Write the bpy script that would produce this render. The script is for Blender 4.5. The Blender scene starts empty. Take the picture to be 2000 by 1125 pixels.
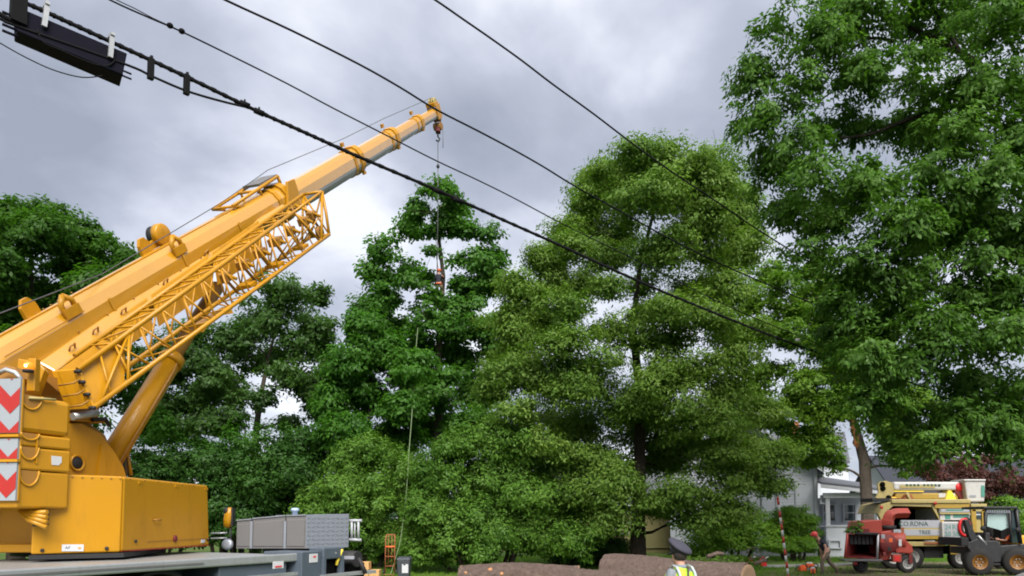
import bpy, math, random
import numpy as np
from mathutils import Vector, Matrix

SC = bpy.context.scene
COL = SC.collection
rng = np.random.default_rng(7)
random.seed(7)

# ------------------------------------------------------------------ camera, sky, sun, exposure
FPX = 1444.0                    # focal length in photograph pixels (2000 wide)
PITCH = math.radians(4.0)
HORIZON = 1018.0
CAM_Z = 2.0
PPY = HORIZON - FPX * math.tan(PITCH)
cam_data = bpy.data.cameras.new("camera")
cam_data.sensor_width = 36.0
cam_data.lens = FPX / 2000.0 * 36.0
cam_data.shift_y = (PPY - 562.5) / 2000.0
cam_data.clip_end = 3000.0
cam = bpy.data.objects.new("camera", cam_data)
COL.objects.link(cam)
cam.location = (0, 0, CAM_Z)
cam.rotation_euler = (math.pi / 2 + PITCH, 0, 0)
SC.camera = cam

SUN_EL, SUN_AZ = math.radians(46), math.radians(172)     # azimuth clockwise from +Y (north)
world = bpy.data.worlds.new("World")
SC.world = world
world.use_nodes = True
wn, wl = world.node_tree.nodes, world.node_tree.links
wn.clear()
w_out = wn.new("ShaderNodeOutputWorld")
w_bg = wn.new("ShaderNodeBackground")
w_bg.inputs["Strength"].default_value = 0.1
w_sky = wn.new("ShaderNodeTexSky")
w_sky.sky_type = 'NISHITA'
w_sky.sun_disc = False
w_sky.sun_elevation = SUN_EL
w_sky.sun_rotation = SUN_AZ
w_co = wn.new("ShaderNodeTexCoord")
w_sep = wn.new("ShaderNodeSeparateXYZ")
wl.new(w_co.outputs["Generated"], w_sep.inputs[0])
w_zc = wn.new("ShaderNodeMath"); w_zc.operation = 'MAXIMUM'; w_zc.inputs[1].default_value = 0.0
wl.new(w_sep.outputs[2], w_zc.inputs[0])
w_add = wn.new("ShaderNodeMath"); w_add.operation = 'ADD'; w_add.inputs[1].default_value = 0.42
wl.new(w_zc.outputs[0], w_add.inputs[0])
w_div = []
for k in range(2):
    m = wn.new("ShaderNodeMath"); m.operation = 'DIVIDE'
    wl.new(w_sep.outputs[k], m.inputs[0]); wl.new(w_add.outputs[0], m.inputs[1]); w_div.append(m)
w_cmb = wn.new("ShaderNodeCombineXYZ")
wl.new(w_div[0].outputs[0], w_cmb.inputs[0]); wl.new(w_div[1].outputs[0], w_cmb.inputs[1])
w_cmb.inputs[2].default_value = 26.4
w_n1 = wn.new("ShaderNodeTexNoise")
w_n1.inputs["Scale"].default_value = 2.4; w_n1.inputs["Detail"].default_value = 6.0
w_n1.inputs["Roughness"].default_value = 0.50; w_n1.inputs["Distortion"].default_value = 0.2
wl.new(w_cmb.outputs[0], w_n1.inputs["Vector"])
w_ramp = wn.new("ShaderNodeValToRGB")
CLOUD_GAIN = 2.5
cr = w_ramp.color_ramp
cr.elements[0].position = 0.31; cr.elements[0].color = (0.285, 0.315, 0.38, 1)
cr.elements[1].position = 0.61; cr.elements[1].color = (0.78, 0.80, 0.86, 1)
e = cr.elements.new(0.45); e.color = (0.41, 0.44, 0.525, 1)
e = cr.elements.new(0.54); e.color = (0.59, 0.615, 0.70, 1)
wl.new(w_n1.outputs["Fac"], w_ramp.inputs[0])
w_gain = wn.new("ShaderNodeVectorMath"); w_gain.operation = 'SCALE'
w_gain.inputs["Scale"].default_value = CLOUD_GAIN
wl.new(w_ramp.outputs[0], w_gain.inputs[0])
w_mix = wn.new("ShaderNodeMixRGB"); w_mix.inputs[0].default_value = 0.97
wl.new(w_sky.outputs[0], w_mix.inputs[1]); wl.new(w_gain.outputs[0], w_mix.inputs[2])
wl.new(w_mix.outputs[0], w_bg.inputs["Color"])
wl.new(w_bg.outputs[0], w_out.inputs["Surface"])

sun_data = bpy.data.lights.new("sun", 'SUN')
sun_data.energy = 1.5
sun_data.angle = math.radians(45)
sun_data.color = (1.0, 0.95, 0.88)
sun = bpy.data.objects.new("sun", sun_data)
COL.objects.link(sun)
_sd = Vector((math.sin(SUN_AZ) * math.cos(SUN_EL), math.cos(SUN_AZ) * math.cos(SUN_EL), math.sin(SUN_EL)))
sun.rotation_euler = _sd.to_track_quat('Z', 'Y').to_euler()

SC.view_settings.view_transform = 'Standard'
SC.view_settings.look = 'None'
SC.view_settings.gamma = 1.0
SC.view_settings.use_curve_mapping = False
SC.view_settings.exposure = 2.35
SC.render.engine = 'CYCLES'
SC.cycles.max_bounces = 8
SC.cycles.diffuse_bounces = 5
SC.cycles.filter_width = 1.9
SC.cycles.transmission_bounces = 5
SC.cycles.transparent_max_bounces = 8

# ------------------------------------------------------------------ helpers
CP, SP = math.cos(PITCH), math.sin(PITCH)


def ray(px, py):
    X = (px - 1000.0) / FPX
    Y = -(py - PPY) / FPX
    return Vector((X, CP - Y * SP, SP + Y * CP))


def at(px, py, d):
    """Where a thing seen at (px, py) of the photograph stands when it is d metres ahead of the camera."""
    v = ray(px, py)
    v = v * (d / v.y)
    return Vector((v.x, v.y, v.z + CAM_Z))


def gat(px, d, z=0.0):
    return Vector(((px - 1000.0) / FPX * d * 1.0, d, z))


def on_plane(px, py, p0, n):
    v = ray(px, py)
    c = Vector((0, 0, CAM_Z))
    t = (p0 - c).dot(n) / v.dot(n)
    return c + v * t


def V(*a):
    return Vector(a)


def tag(o, label, cat, group=None, kind=None):
    if label: o["label"] = label
    if cat: o["category"] = cat
    if group: o["group"] = group
    if kind: o["kind"] = kind
    return o


def link(o, parent=None):
    COL.objects.link(o)
    if parent is not None:
        o.parent = parent
        if parent.type == 'EMPTY' and parent.parent is None:
            o.matrix_parent_inverse = Matrix.Translation(parent.location).inverted()
    return o


def thing(name, label, cat, loc, group=None):
    o = bpy.data.objects.new(name, None)
    o.location = loc
    o.empty_display_size = 0.3
    COL.objects.link(o)
    return tag(o, label, cat, group)


def group_part(name, parent):
    o = bpy.data.objects.new(name, None)
    return link(o, parent)


class MB:
    def __init__(s):
        s.v, s.f, s.sm, s.mi = [], [], [], []
        s.m = 0

    def _add(s, vs, fs, smooth=False):
        b = len(s.v)
        s.v += [tuple(v) for v in vs]
        for f in fs:
            s.f.append([i + b for i in f]); s.sm.append(smooth); s.mi.append(s.m)
        return s

    def box(s, c, size, ax=None):
        """axis box; ax = (x, y, z) unit vectors"""
        c = Vector(c)
        X, Y, Z = ax if ax else (V(1, 0, 0), V(0, 1, 0), V(0, 0, 1))
        a, b, d = size[0] / 2, size[1] / 2, size[2] / 2
        vs = [c + X * (i * a) + Y * (j * b) + Z * (k * d) for i in (-1, 1) for j in (-1, 1) for k in (-1, 1)]
        return s._add(vs, [(0, 1, 3, 2), (4, 6, 7, 5), (0, 4, 5, 1), (2, 3, 7, 6), (0, 2, 6, 4), (1, 5, 7, 3)])

    def hexa(s, bot, top):
        n = len(bot)
        vs = [Vector(p) for p in bot] + [Vector(p) for p in top]
        fs = [tuple(range(n))[::-1], tuple(range(n, 2 * n))]
        fs += [(i, (i + 1) % n, n + (i + 1) % n, n + i) for i in range(n)]
        return s._add(vs, fs)

    def prism(s, poly, ext):
        ext = Vector(ext)
        return s.hexa([Vector(p) for p in poly], [Vector(p) + ext for p in poly])

    def tube(s, pts, r, n=10, caps=True, smooth=True, wob=None):
        pts = [Vector(p) for p in pts]
        rs = r if isinstance(r, (list, tuple, np.ndarray)) else [r] * len(pts)
        t0 = (pts[1] - pts[0]).normalized()
        ref = V(0, 0, 1) if abs(t0.z) < 0.9 else V(1, 0, 0)
        a = t0.cross(ref).normalized()
        vs = []
        for i, p in enumerate(pts):
            t = (pts[min(i + 1, len(pts) - 1)] - pts[max(i - 1, 0)]).normalized()
            a = (a - t * a.dot(t)).normalized()
            b = t.cross(a)
            for k in range(n):
                th = 2 * math.pi * k / n
                rr = rs[i] * (wob(i, k) if wob else 1.0)
                vs.append(p + a * (math.cos(th) * rr) + b * (math.sin(th) * rr))
        fs = []
        for i in range(len(pts) - 1):
            for k in range(n):
                k2 = (k + 1) % n
                fs.append((i * n + k, i * n + k2, (i + 1) * n + k2, (i + 1) * n + k))
        s._add(vs, fs, smooth)
        if caps:
            b = len(s.v) - len(vs)
            s.f.append([b + k for k in range(n)][::-1]); s.sm.append(False); s.mi.append(s.m)
            e = b + (len(pts) - 1) * n
            s.f.append([e + k for k in range(n)]); s.sm.append(False); s.mi.append(s.m)
        return s

    def lathe(s, prof, c, axis=(0, 0, 1), n=24, smooth=True, caps=True):
        """prof: list of (radius, height along axis)"""
        c, z = Vector(c), Vector(axis).normalized()
        ref = V(0, 0, 1) if abs(z.z) < 0.9 else V(1, 0, 0)
        a = z.cross(ref).normalized(); b = z.cross(a)
        vs, fs = [], []
        for (r, h) in prof:
            for k in range(n):
                th = 2 * math.pi * k / n
                vs.append(c + z * h + a * (r * math.cos(th)) + b * (r * math.sin(th)))
        for i in range(len(prof) - 1):
            for k in range(n):
                k2 = (k + 1) % n
                fs.append((i * n + k, (i + 1) * n + k, (i + 1) * n + k2, i * n + k2))
        if caps:
            fs.append(tuple(range(n)))
            fs.append(tuple(range((len(prof) - 1) * n, len(prof) * n))[::-1])
        return s._add(vs, fs, smooth)

    def ball(s, c, r, n=10):
        c = Vector(c)
        rr = Vector(r) if not isinstance(r, (int, float)) else V(r, r, r)
        m = max(4, n // 2 + 1)
        vs, fs = [], []
        for i in range(m + 1):
            ph = math.pi * i / m
            for k in range(n):
                th = 2 * math.pi * k / n
                vs.append(c + V(rr.x * math.sin(ph) * math.cos(th), rr.y * math.sin(ph) * math.sin(th), rr.z * math.cos(ph)))
        for i in range(m):
            for k in range(n):
                k2 = (k + 1) % n
                fs.append((i * n + k, (i + 1) * n + k, (i + 1) * n + k2, i * n + k2))
        return s._add(vs, fs, True)

    def build(s, name, m, parent=None, bevel=0.0, seg=2, origin=None):
        me = bpy.data.meshes.new(name)
        off = Vector(origin) if origin is not None else V(0, 0, 0)
        me.from_pydata([tuple(Vector(v) - off) for v in s.v], [], s.f)
        me.polygons.foreach_set("use_smooth", s.sm)
        mats = m if isinstance(m, (list, tuple)) else [m]
        for x in mats: me.materials.append(x)
        if len(mats) > 1:
            me.polygons.foreach_set("material_index", s.mi)
        import bmesh
        bm = bmesh.new(); bm.from_mesh(me)
        bmesh.ops.recalc_face_normals(bm, faces=bm.faces)
        bm.to_mesh(me); bm.free()
        o = bpy.data.objects.new(name, me)
        link(o, parent)
        if origin is not None and parent is None:
            o.location = off
        elif origin is not None:
            o.location = off
        if bevel:
            b = o.modifiers.new("bevel", 'BEVEL')
            b.width = bevel; b.segments = seg; b.limit_method = 'ANGLE'; b.angle_limit = math.radians(35)
        return o


def part(name, mb, m, parent, bevel=0.0):
    return mb.build(name, m, parent, bevel)


def lettering(txt, c, xdir, up, size, m, parent, depth=0.004, name="lettering"):
    cu = bpy.data.curves.new(name, 'FONT')
    cu.body = txt; cu.size = size; cu.align_x = 'CENTER'; cu.align_y = 'CENTER'
    cu.extrude = depth; cu.materials.append(m)
    tmp = bpy.data.objects.new(name, cu)
    COL.objects.link(tmp)
    x = Vector(xdir).normalized(); u = Vector(up).normalized(); n = x.cross(u)
    M = Matrix(((x.x, u.x, n.x, c[0]), (x.y, u.y, n.y, c[1]), (x.z, u.z, n.z, c[2]), (0, 0, 0, 1)))
    bpy.context.view_layer.update()
    me = bpy.data.meshes.new_from_object(tmp.evaluated_get(bpy.context.evaluated_depsgraph_get()))
    me.transform(M)
    bpy.data.objects.remove(tmp)
    o = bpy.data.objects.new(name, me)
    return link(o, parent)


def skin(name, verts, edges, radii, m, parent, sub=2):
    """One continuous surface grown over a skeleton (verts, edges, a radius per vertex)."""
    me = bpy.data.meshes.new(name)
    me.from_pydata([tuple(v) for v in verts], edges, [])
    o = bpy.data.objects.new(name, me)
    COL.objects.link(o)
    o.modifiers.new("skin", 'SKIN')
    if not me.skin_vertices:
        raise RuntimeError("no skin layer")
    for i, sv in enumerate(me.skin_vertices[0].data):
        r = radii[i]
        sv.radius = r if isinstance(r, tuple) else (r, r)
        sv.use_root = (i == 0)
    ss = o.modifiers.new("sub", 'SUBSURF'); ss.levels = sub; ss.render_levels = sub
    bpy.context.view_layer.update()
    me2 = bpy.data.meshes.new_from_object(o.evaluated_get(bpy.context.evaluated_depsgraph_get()))
    bpy.data.objects.remove(o)
    me2.materials.clear(); me2.materials.append(m)
    me2.polygons.foreach_set("use_smooth", [True] * len(me2.polygons))
    o2 = bpy.data.objects.new(name, me2)
    return link(o2, parent)


# ------------------------------------------------------------------ materials
def mat(name, col, rough=0.6, metal=0.0, var=0.12, scale=4.0, bump=0.0, bscale=40.0, coat=0.0, spec=0.5, coat_ior=1.5, dirt=0.0, dirtcol=(0.10, 0.075, 0.05), emit=None):
    m = bpy.data.materials.new(name)
    m.use_nodes = True
    N, L = m.node_tree.nodes, m.node_tree.links
    b = N["Principled BSDF"]
    b.inputs["Roughness"].default_value = rough
    b.inputs["Metallic"].default_value = metal
    b.inputs["Specular IOR Level"].default_value = spec
    if coat: b.inputs["Coat Weight"].default_value = coat; b.inputs["Coat Roughness"].default_value = 0.15; b.inputs["Coat IOR"].default_value = coat_ior
    co = N.new("ShaderNodeTexCoord")
    ns = N.new("ShaderNodeTexNoise"); ns.inputs["Scale"].default_value = scale; ns.inputs["Detail"].default_value = 6
    ns.inputs["Roughness"].default_value = 0.62
    L.new(co.outputs["Object"], ns.inputs["Vector"])
    mx = N.new("ShaderNodeMixRGB"); mx.blend_type = 'MIX'
    mx.inputs[1].default_value = tuple(c * (1 - var) for c in col) + (1,)
    mx.inputs[2].default_value = tuple(min(1, c * (1 + var)) for c in col) + (1,)
    L.new(ns.outputs["Fac"], mx.inputs[0])
    last = mx.outputs[0]
    if dirt:
        n2 = N.new("ShaderNodeTexNoise"); n2.inputs["Scale"].default_value = scale * 2.3; n2.inputs["Detail"].default_value = 9
        n2.inputs["Roughness"].default_value = 0.7
        mp = N.new("ShaderNodeMapping"); mp.inputs["Scale"].default_value = (1.0, 1.0, 0.3)
        L.new(co.outputs["Object"], mp.inputs["Vector"]); L.new(mp.outputs[0], n2.inputs["Vector"])
        rp = N.new("ShaderNodeValToRGB")
        rp.color_ramp.elements[0].position = 0.52; rp.color_ramp.elements[0].color = (0, 0, 0, 1)
        rp.color_ramp.elements[1].position = 0.78; rp.color_ramp.elements[1].color = (dirt,) * 3 + (1,)
        L.new(n2.outputs["Fac"], rp.inputs[0])
        m2 = N.new("ShaderNodeMixRGB"); m2.inputs[2].default_value = dirtcol + (1,)
        L.new(rp.outputs[0], m2.inputs[0]); L.new(last, m2.inputs[1])
        last = m2.outputs[0]
        rr = N.new("ShaderNodeMath"); rr.operation = 'MULTIPLY_ADD'
        L.new(n2.outputs["Fac"], rr.inputs[0]); rr.inputs[1].default_value = 0.35; rr.inputs[2].default_value = max(0.02, rough - 0.16)
        L.new(rr.outputs[0], b.inputs["Roughness"])
    L.new(last, b.inputs["Base Color"])
    if bump:
        n3 = N.new("ShaderNodeTexNoise"); n3.inputs["Scale"].default_value = bscale; n3.inputs["Detail"].default_value = 6
        L.new(co.outputs["Object"], n3.inputs["Vector"])
        bp = N.new("ShaderNodeBump"); bp.inputs["Strength"].default_value = bump; bp.inputs["Distance"].default_value = 0.02
        L.new(n3.outputs["Fac"], bp.inputs["Height"]); L.new(bp.outputs[0], b.inputs["Normal"])
    if emit:
        b.inputs["Emission Color"].default_value = emit[0] + (1,)
        b.inputs["Emission Strength"].default_value = emit[1]
    return m


def leaf_mat(name, dark, light, trans=0.48, gloss=0.010, hue=0.0, cl=0.5):
    """Leaves: each leaf its own tone, drifting slowly through the crown; light passes through the blade."""
    m = bpy.data.materials.new(name)
    m.use_nodes = True
    N, L = m.node_tree.nodes, m.node_tree.links
    N.clear()
    out = N.new("ShaderNodeOutputMaterial")
    geo = N.new("ShaderNodeNewGeometry")
    co = N.new("ShaderNodeTexCoord")
    ns = N.new("ShaderNodeTexNoise"); ns.inputs["Scale"].default_value = cl; ns.inputs["Detail"].default_value = 3
    L.new(co.outputs["Object"], ns.inputs["Vector"])
    a = N.new("ShaderNodeMath"); a.operation = 'MULTIPLY_ADD'; a.inputs[1].default_value = 0.5; a.use_clamp = True
    L.new(geo.outputs["Random Per Island"], a.inputs[0])
    b = N.new("ShaderNodeMath"); b.operation = 'MULTIPLY_ADD'; b.inputs[1].default_value = 1.3; b.inputs[2].default_value = -0.32
    L.new(ns.outputs["Fac"], b.inputs[0]); L.new(b.outputs[0], a.inputs[2])
    mx = N.new("ShaderNodeMixRGB"); mx.inputs[1].default_value = dark + (1,); mx.inputs[2].default_value = light + (1,)
    L.new(a.outputs[0], mx.inputs[0])
    df = N.new("ShaderNodeBsdfDiffuse"); L.new(mx.outputs[0], df.inputs["Color"])
    tc = N.new("ShaderNodeMixRGB"); tc.blend_type = 'MULTIPLY'; tc.inputs[0].default_value = 1.0
    tc.inputs[2].default_value = (1.25, 1.5, 0.55, 1)
    L.new(mx.outputs[0], tc.inputs[1])
    tr = N.new("ShaderNodeBsdfTranslucent"); L.new(tc.outputs[0], tr.inputs["Color"])
    m1 = N.new("ShaderNodeMixShader"); m1.inputs[0].default_value = trans
    L.new(df.outputs[0], m1.inputs[1]); L.new(tr.outputs[0], m1.inputs[2])
    gl = N.new("ShaderNodeBsdfGlossy"); gl.inputs["Roughness"].default_value = 0.42
    gl.inputs["Color"].default_value = (0.75, 0.8, 0.75, 1)
    m2 = N.new("ShaderNodeMixShader"); m2.inputs[0].default_value = gloss
    L.new(m1.outputs[0], m2.inputs[1]); L.new(gl.outputs[0], m2.inputs[2])
    L.new(m2.outputs[0], out.inputs["Surface"])
    return m


def bark_mat(name, c1, c2, scale=6.0):
    m = bpy.data.materials.new(name)
    m.use_nodes = True
    N, L = m.node_tree.nodes, m.node_tree.links
    b = N["Principled BSDF"]; b.inputs["Roughness"].default_value = 0.95; b.inputs["Specular IOR Level"].default_value = 0.15
    co = N.new("ShaderNodeTexCoord")
    vo = N.new("ShaderNodeTexVoronoi"); vo.feature = 'DISTANCE_TO_EDGE'; vo.inputs["Scale"].default_value = scale * 2.2
    ns = N.new("ShaderNodeTexNoise"); ns.inputs["Scale"].default_value = scale; ns.inputs["Detail"].default_value = 8
    ns.inputs["Roughness"].default_value = 0.7; ns.inputs["Distortion"].default_value = 0.6
    L.new(co.outputs["Object"], ns.inputs["Vector"]); 
    vm = N.new("ShaderNodeMixRGB"); vm.inputs[0].default_value = 0.25
    L.new(co.outputs["Object"], vm.inputs[1]); L.new(ns.outputs["Color"], vm.inputs[2]); L.new(vm.outputs[0], vo.inputs["Vector"])
    mx = N.new("ShaderNodeMixRGB"); mx.inputs[1].default_value = c1 + (1,); mx.inputs[2].default_value = c2 + (1,)
    L.new(ns.outputs["Fac"], mx.inputs[0])
    L.new(mx.outputs[0], b.inputs["Base Color"])
    hm = N.new("ShaderNodeMath"); hm.operation = 'ADD'; L.new(vo.outputs["Distance"], hm.inputs[0]); L.new(ns.outputs["Fac"], hm.inputs[1])
    bp = N.new("ShaderNodeBump"); bp.inputs["Strength"].default_value = 1.0; bp.inputs["Distance"].default_value = 0.10
    L.new(hm.outputs[0], bp.inputs["Height"]); L.new(bp.outputs[0], b.inputs["Normal"])
    return m


M = dict(
    crane=mat("crane_paint", (0.43, 0.200, 0.002), 0.42, var=0.08, scale=1.3, coat=0.2, spec=0.35, dirt=0.5, dirtcol=(0.21, 0.085, 0.004)),
    crane_boom=mat("crane_boom_paint", (0.49, 0.238, 0.008), 0.3, var=0.05, scale=1.0, coat=1.0, spec=0.9, coat_ior=1.9, dirt=0.34, dirtcol=(0.30, 0.13, 0.01)),
    crane_in=mat("crane_paint_shade", (0.30, 0.14, 0.02), 0.6, var=0.2, scale=3, dirt=0.4),  # darker copy of the crane orange, shade put into the colour
    silver=mat("boom_underside", (0.35, 0.36, 0.37), 0.45, 0.5, var=0.15, scale=3, dirt=0.3),
    black=mat("black_rubber", (0.012, 0.012, 0.013), 0.7, var=0.3, scale=8),
    cable=mat("cable_jacket", (0.006, 0.006, 0.007), 0.8, spec=0.12, var=0.2, scale=10),
    closure=mat("closure_plastic", (0.006, 0.006, 0.012), 0.85, spec=0.08, var=0.2, scale=6),
    steel=mat("galvanised_steel", (0.42, 0.43, 0.44), 0.45, 0.6, var=0.15, scale=9, dirt=0.25),
    rope=mat("steel_rope", (0.09, 0.09, 0.095), 0.6, 0.4),
    deck=mat("deck_metal", (0.36, 0.375, 0.38), 0.4, 0.55, var=0.15, scale=5, dirt=0.35),
    cab_grey=mat("cabinet_grey", (0.115, 0.112, 0.112), 0.5, var=0.08, scale=5, dirt=0.2),
    cab_light=mat("cabinet_aluminium", (0.25, 0.27, 0.31), 0.38, 0.45, var=0.1, scale=9, dirt=0.15),
    chassis=mat("chassis_blue_grey", (0.065, 0.085, 0.11), 0.45, var=0.15, scale=4, dirt=0.3),
    white=mat("white_paint", (0.46, 0.455, 0.44), 0.45, var=0.06, scale=4, dirt=0.5, dirtcol=(0.25, 0.23, 0.19)),
    label=mat("sticker_white", (0.5, 0.51, 0.53), 0.5, var=0.05),
    red=mat("reflective_red", (0.34, 0.018, 0.014), 0.4, var=0.12, scale=9, dirt=0.15),
    chev=mat("reflective_white", (0.26, 0.285, 0.31), 0.4, var=0.07, scale=9, dirt=0.3, dirtcol=(0.3, 0.3, 0.3)),
    amber=mat("amber_lens", (0.5, 0.13, 0.01), 0.25, emit=((1.0, 0.30, 0.02), 0.22)),
    amber_core=mat("amber_lamp", (1.0, 0.7, 0.3), 0.3, emit=((1.0, 0.6, 0.2), 3.0)),
    yellow_t=mat("truck_yellow", (0.34, 0.22, 0.03), 0.5, var=0.12, scale=4, dirt=0.75, dirtcol=(0.16, 0.11, 0.05)),
    cream=mat("truck_cream", (0.36, 0.29, 0.11), 0.5, var=0.1, scale=4, dirt=0.65, dirtcol=(0.2, 0.14, 0.06)),
    sign=mat("sign_white", (0.32, 0.33, 0.36), 0.5, var=0.06, scale=6, dirt=0.3, dirtcol=(0.35, 0.32, 0.28)),
    green_ink=mat("green_ink", (0.012, 0.06, 0.035), 0.6),
    teal_ink=mat("teal_ink", (0.06, 0.22, 0.17), 0.6),
    dark_void=mat("dark_interior", (0.003, 0.003, 0.003), 0.95, spec=0.05),  # near black: shade of hollows put into the colour; also black fittings
    chip_red=mat("chipper_red", (0.34, 0.045, 0.028), 0.5, var=0.15, scale=5, dirt=0.65, dirtcol=(0.14, 0.04, 0.03)),
    chip_dark=mat("chipper_dark_red", (0.13, 0.010, 0.010), 0.6, var=0.2, scale=5, dirt=0.3),
    tyre=mat("tyre_rubber", (0.018, 0.017, 0.016), 0.85, var=0.3, scale=8, bump=0.3),
    rim_y=mat("yellow_rim", (0.20, 0.085, 0.008), 0.45, dirt=0.35),
    rim_w=mat("white_rim", (0.30, 0.295, 0.285), 0.5, dirt=0.4),
    loader=mat("loader_charcoal", (0.020, 0.021, 0.023), 0.5, var=0.15, scale=4, dirt=0.4, dirtcol=(0.13, 0.11, 0.085)),
    loader_y=mat("loader_yellow", (0.72, 0.40, 0.03), 0.45, dirt=0.3),
    glass=mat("cab_glass", (0.34, 0.46, 0.45), 0.10, var=0.3, scale=1.5, coat=0.5),  # pale teal base carries the sky's reflection in its colour
    win=mat("window_glass", (0.02, 0.035, 0.04), 0.06, var=0.4, scale=1.0, spec=0.8),
    siding=mat("siding_blue_grey", (0.46, 0.485, 0.53), 0.7, var=0.06, scale=2),
    siding_y=mat("siding_yellow", (0.20, 0.18, 0.075), 0.75, var=0.08, scale=2),
    siding_w=mat("siding_white", (0.36, 0.37, 0.39), 0.7, var=0.06, scale=2),
    trim=mat("trim_white", (0.44, 0.46, 0.49), 0.6, var=0.05),
    shingle=mat("shingle_grey", (0.085, 0.09, 0.105), 0.85, var=0.3, scale=7, bump=0.3),
    slate=mat("slate_roof", (0.035, 0.038, 0.05), 0.9, var=0.3, scale=7, bump=0.3, spec=0.2),
    brick=mat("chimney_brick", (0.36, 0.15, 0.07), 0.85, var=0.2, scale=9),
    found=mat("foundation", (0.24, 0.25, 0.28), 0.9, var=0.2, scale=4),
    wood=mat("sawn_timber", (0.52, 0.30, 0.12), 0.8, var=0.25, scale=14, bump=0.2),
    rust=mat("rusty_wood", (0.26, 0.085, 0.03), 0.8, var=0.3, scale=8),
    cut=mat("fresh_cut_wood", (0.15, 0.095, 0.055), 0.85, var=0.25, scale=6),
    cut_bright=mat("fresh_cut_orange", (0.36, 0.17, 0.075), 0.85, var=0.2, scale=8),
    wound=mat("bark_wound", (0.25, 0.10, 0.035), 0.9, var=0.35, scale=6),
    binm=mat("bin_plastic", (0.045, 0.052, 0.062), 0.5, var=0.1),
    skin=mat("skin", (0.50, 0.27, 0.19), 0.55, var=0.08, scale=20),
    hair=mat("hair_dark", (0.025, 0.018, 0.013), 0.7, var=0.3, scale=60),
    cap=mat("cap_cloth", (0.034, 0.033, 0.050), 0.85, var=0.15, scale=25, bump=0.1, bscale=300),
    capband=mat("cap_band", (0.016, 0.015, 0.02), 0.6),
    vest=mat("vest_neon", (0.36, 0.66, 0.03), 0.7, var=0.08, scale=14, emit=None),
    tape=mat("reflective_tape", (0.42, 0.47, 0.49), 0.4, 0.2, var=0.08),
    shirt_b=mat("shirt_navy", (0.018, 0.02, 0.035), 0.85, var=0.2, scale=20),
    shirt_l=mat("uniform_shirt", (0.17, 0.19, 0.215), 0.8, var=0.1, scale=20),
    strap=mat("strap", (0.05, 0.045, 0.025), 0.7),
    trous=mat("work_trousers", (0.13, 0.105, 0.075), 0.9, var=0.25, scale=12),
    trous_d=mat("uniform_trousers", (0.03, 0.03, 0.045), 0.85, var=0.2, scale=12),
    boot=mat("boot_leather", (0.05, 0.035, 0.025), 0.7),
    helmet=mat("helmet_red", (0.62, 0.05, 0.055), 0.35, var=0.08),
    orange=mat("saw_orange", (0.72, 0.12, 0.03), 0.45, var=0.1),
    orange_vest=mat("orange_shirt", (0.85, 0.15, 0.03), 0.8, var=0.12, scale=20),
    gasred=mat("fuel_can_red", (0.58, 0.018, 0.02), 0.4, var=0.1),
    rope_g=mat("rope_green", (0.13, 0.18, 0.085), 0.8, var=0.2, scale=30),
    rope_w=mat("rope_pale", (0.45, 0.45, 0.40), 0.8, var=0.2, scale=30),
    hose_y=mat("hose_yellow", (0.75, 0.55, 0.04), 0.5),
    mark_r=mat("marker_red", (0.36, 0.035, 0.02), 0.5),
    mark_w=mat("marker_white", (0.45, 0.45, 0.43), 0.5),
    blue_p=mat("pale_blue_plastic", (0.35, 0.45, 0.6), 0.5),
)
BARK = dict(
    dark=bark_mat("bark_dark", (0.028, 0.022, 0.018), (0.075, 0.060, 0.048), 7),
    grey=bark_mat("bark_grey", (0.085, 0.070, 0.058), (0.21, 0.175, 0.145), 6),
    log=bark_mat("bark_log", (0.050, 0.032, 0.027), (0.42, 0.31, 0.26), 9),
)
LEAF = dict(
    left=leaf_mat("leaves_left_tree", (0.02, 0.064, 0.01), (0.064, 0.15, 0.018)),
    oak=leaf_mat("leaves_oak", (0.028, 0.068, 0.017), (0.076, 0.152, 0.036)),
    ever=leaf_mat("leaves_evergreen", (0.012, 0.042, 0.008), (0.04, 0.098, 0.016), 0.2),
    tall=leaf_mat("leaves_tall_tree", (0.03, 0.096, 0.016), (0.086, 0.2, 0.03)),
    maple=leaf_mat("leaves_maple", (0.026, 0.088, 0.013), (0.076, 0.192, 0.024)),
    hedge=leaf_mat("leaves_arborvitae", (0.036, 0.1, 0.013), (0.115, 0.22, 0.032), 0.3),
    big=leaf_mat("leaves_linden", (0.052, 0.12, 0.018), (0.156, 0.248, 0.044), 0.38, cl=0.35),
    right=leaf_mat("leaves_near_tree", (0.028, 0.078, 0.013), (0.096, 0.192, 0.031), 0.4, cl=0.6),
    light=leaf_mat("leaves_light_tree", (0.046, 0.12, 0.013), (0.14, 0.24, 0.03), 0.45),
    red=leaf_mat("leaves_red_maple", (0.045, 0.020, 0.018), (0.120, 0.050, 0.044), 0.35),
    shrub=leaf_mat("leaves_shrub", (0.05, 0.13, 0.012), (0.15, 0.28, 0.028), 0.35),
    far=leaf_mat("leaves_far_wood", (0.020, 0.050, 0.020), (0.055, 0.110, 0.045), 0.3, cl=0.15),
)


# ------------------------------------------------------------------ foliage
def unit(a):
    return a / np.maximum(np.linalg.norm(a, axis=1, keepdims=True), 1e-9)


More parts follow.
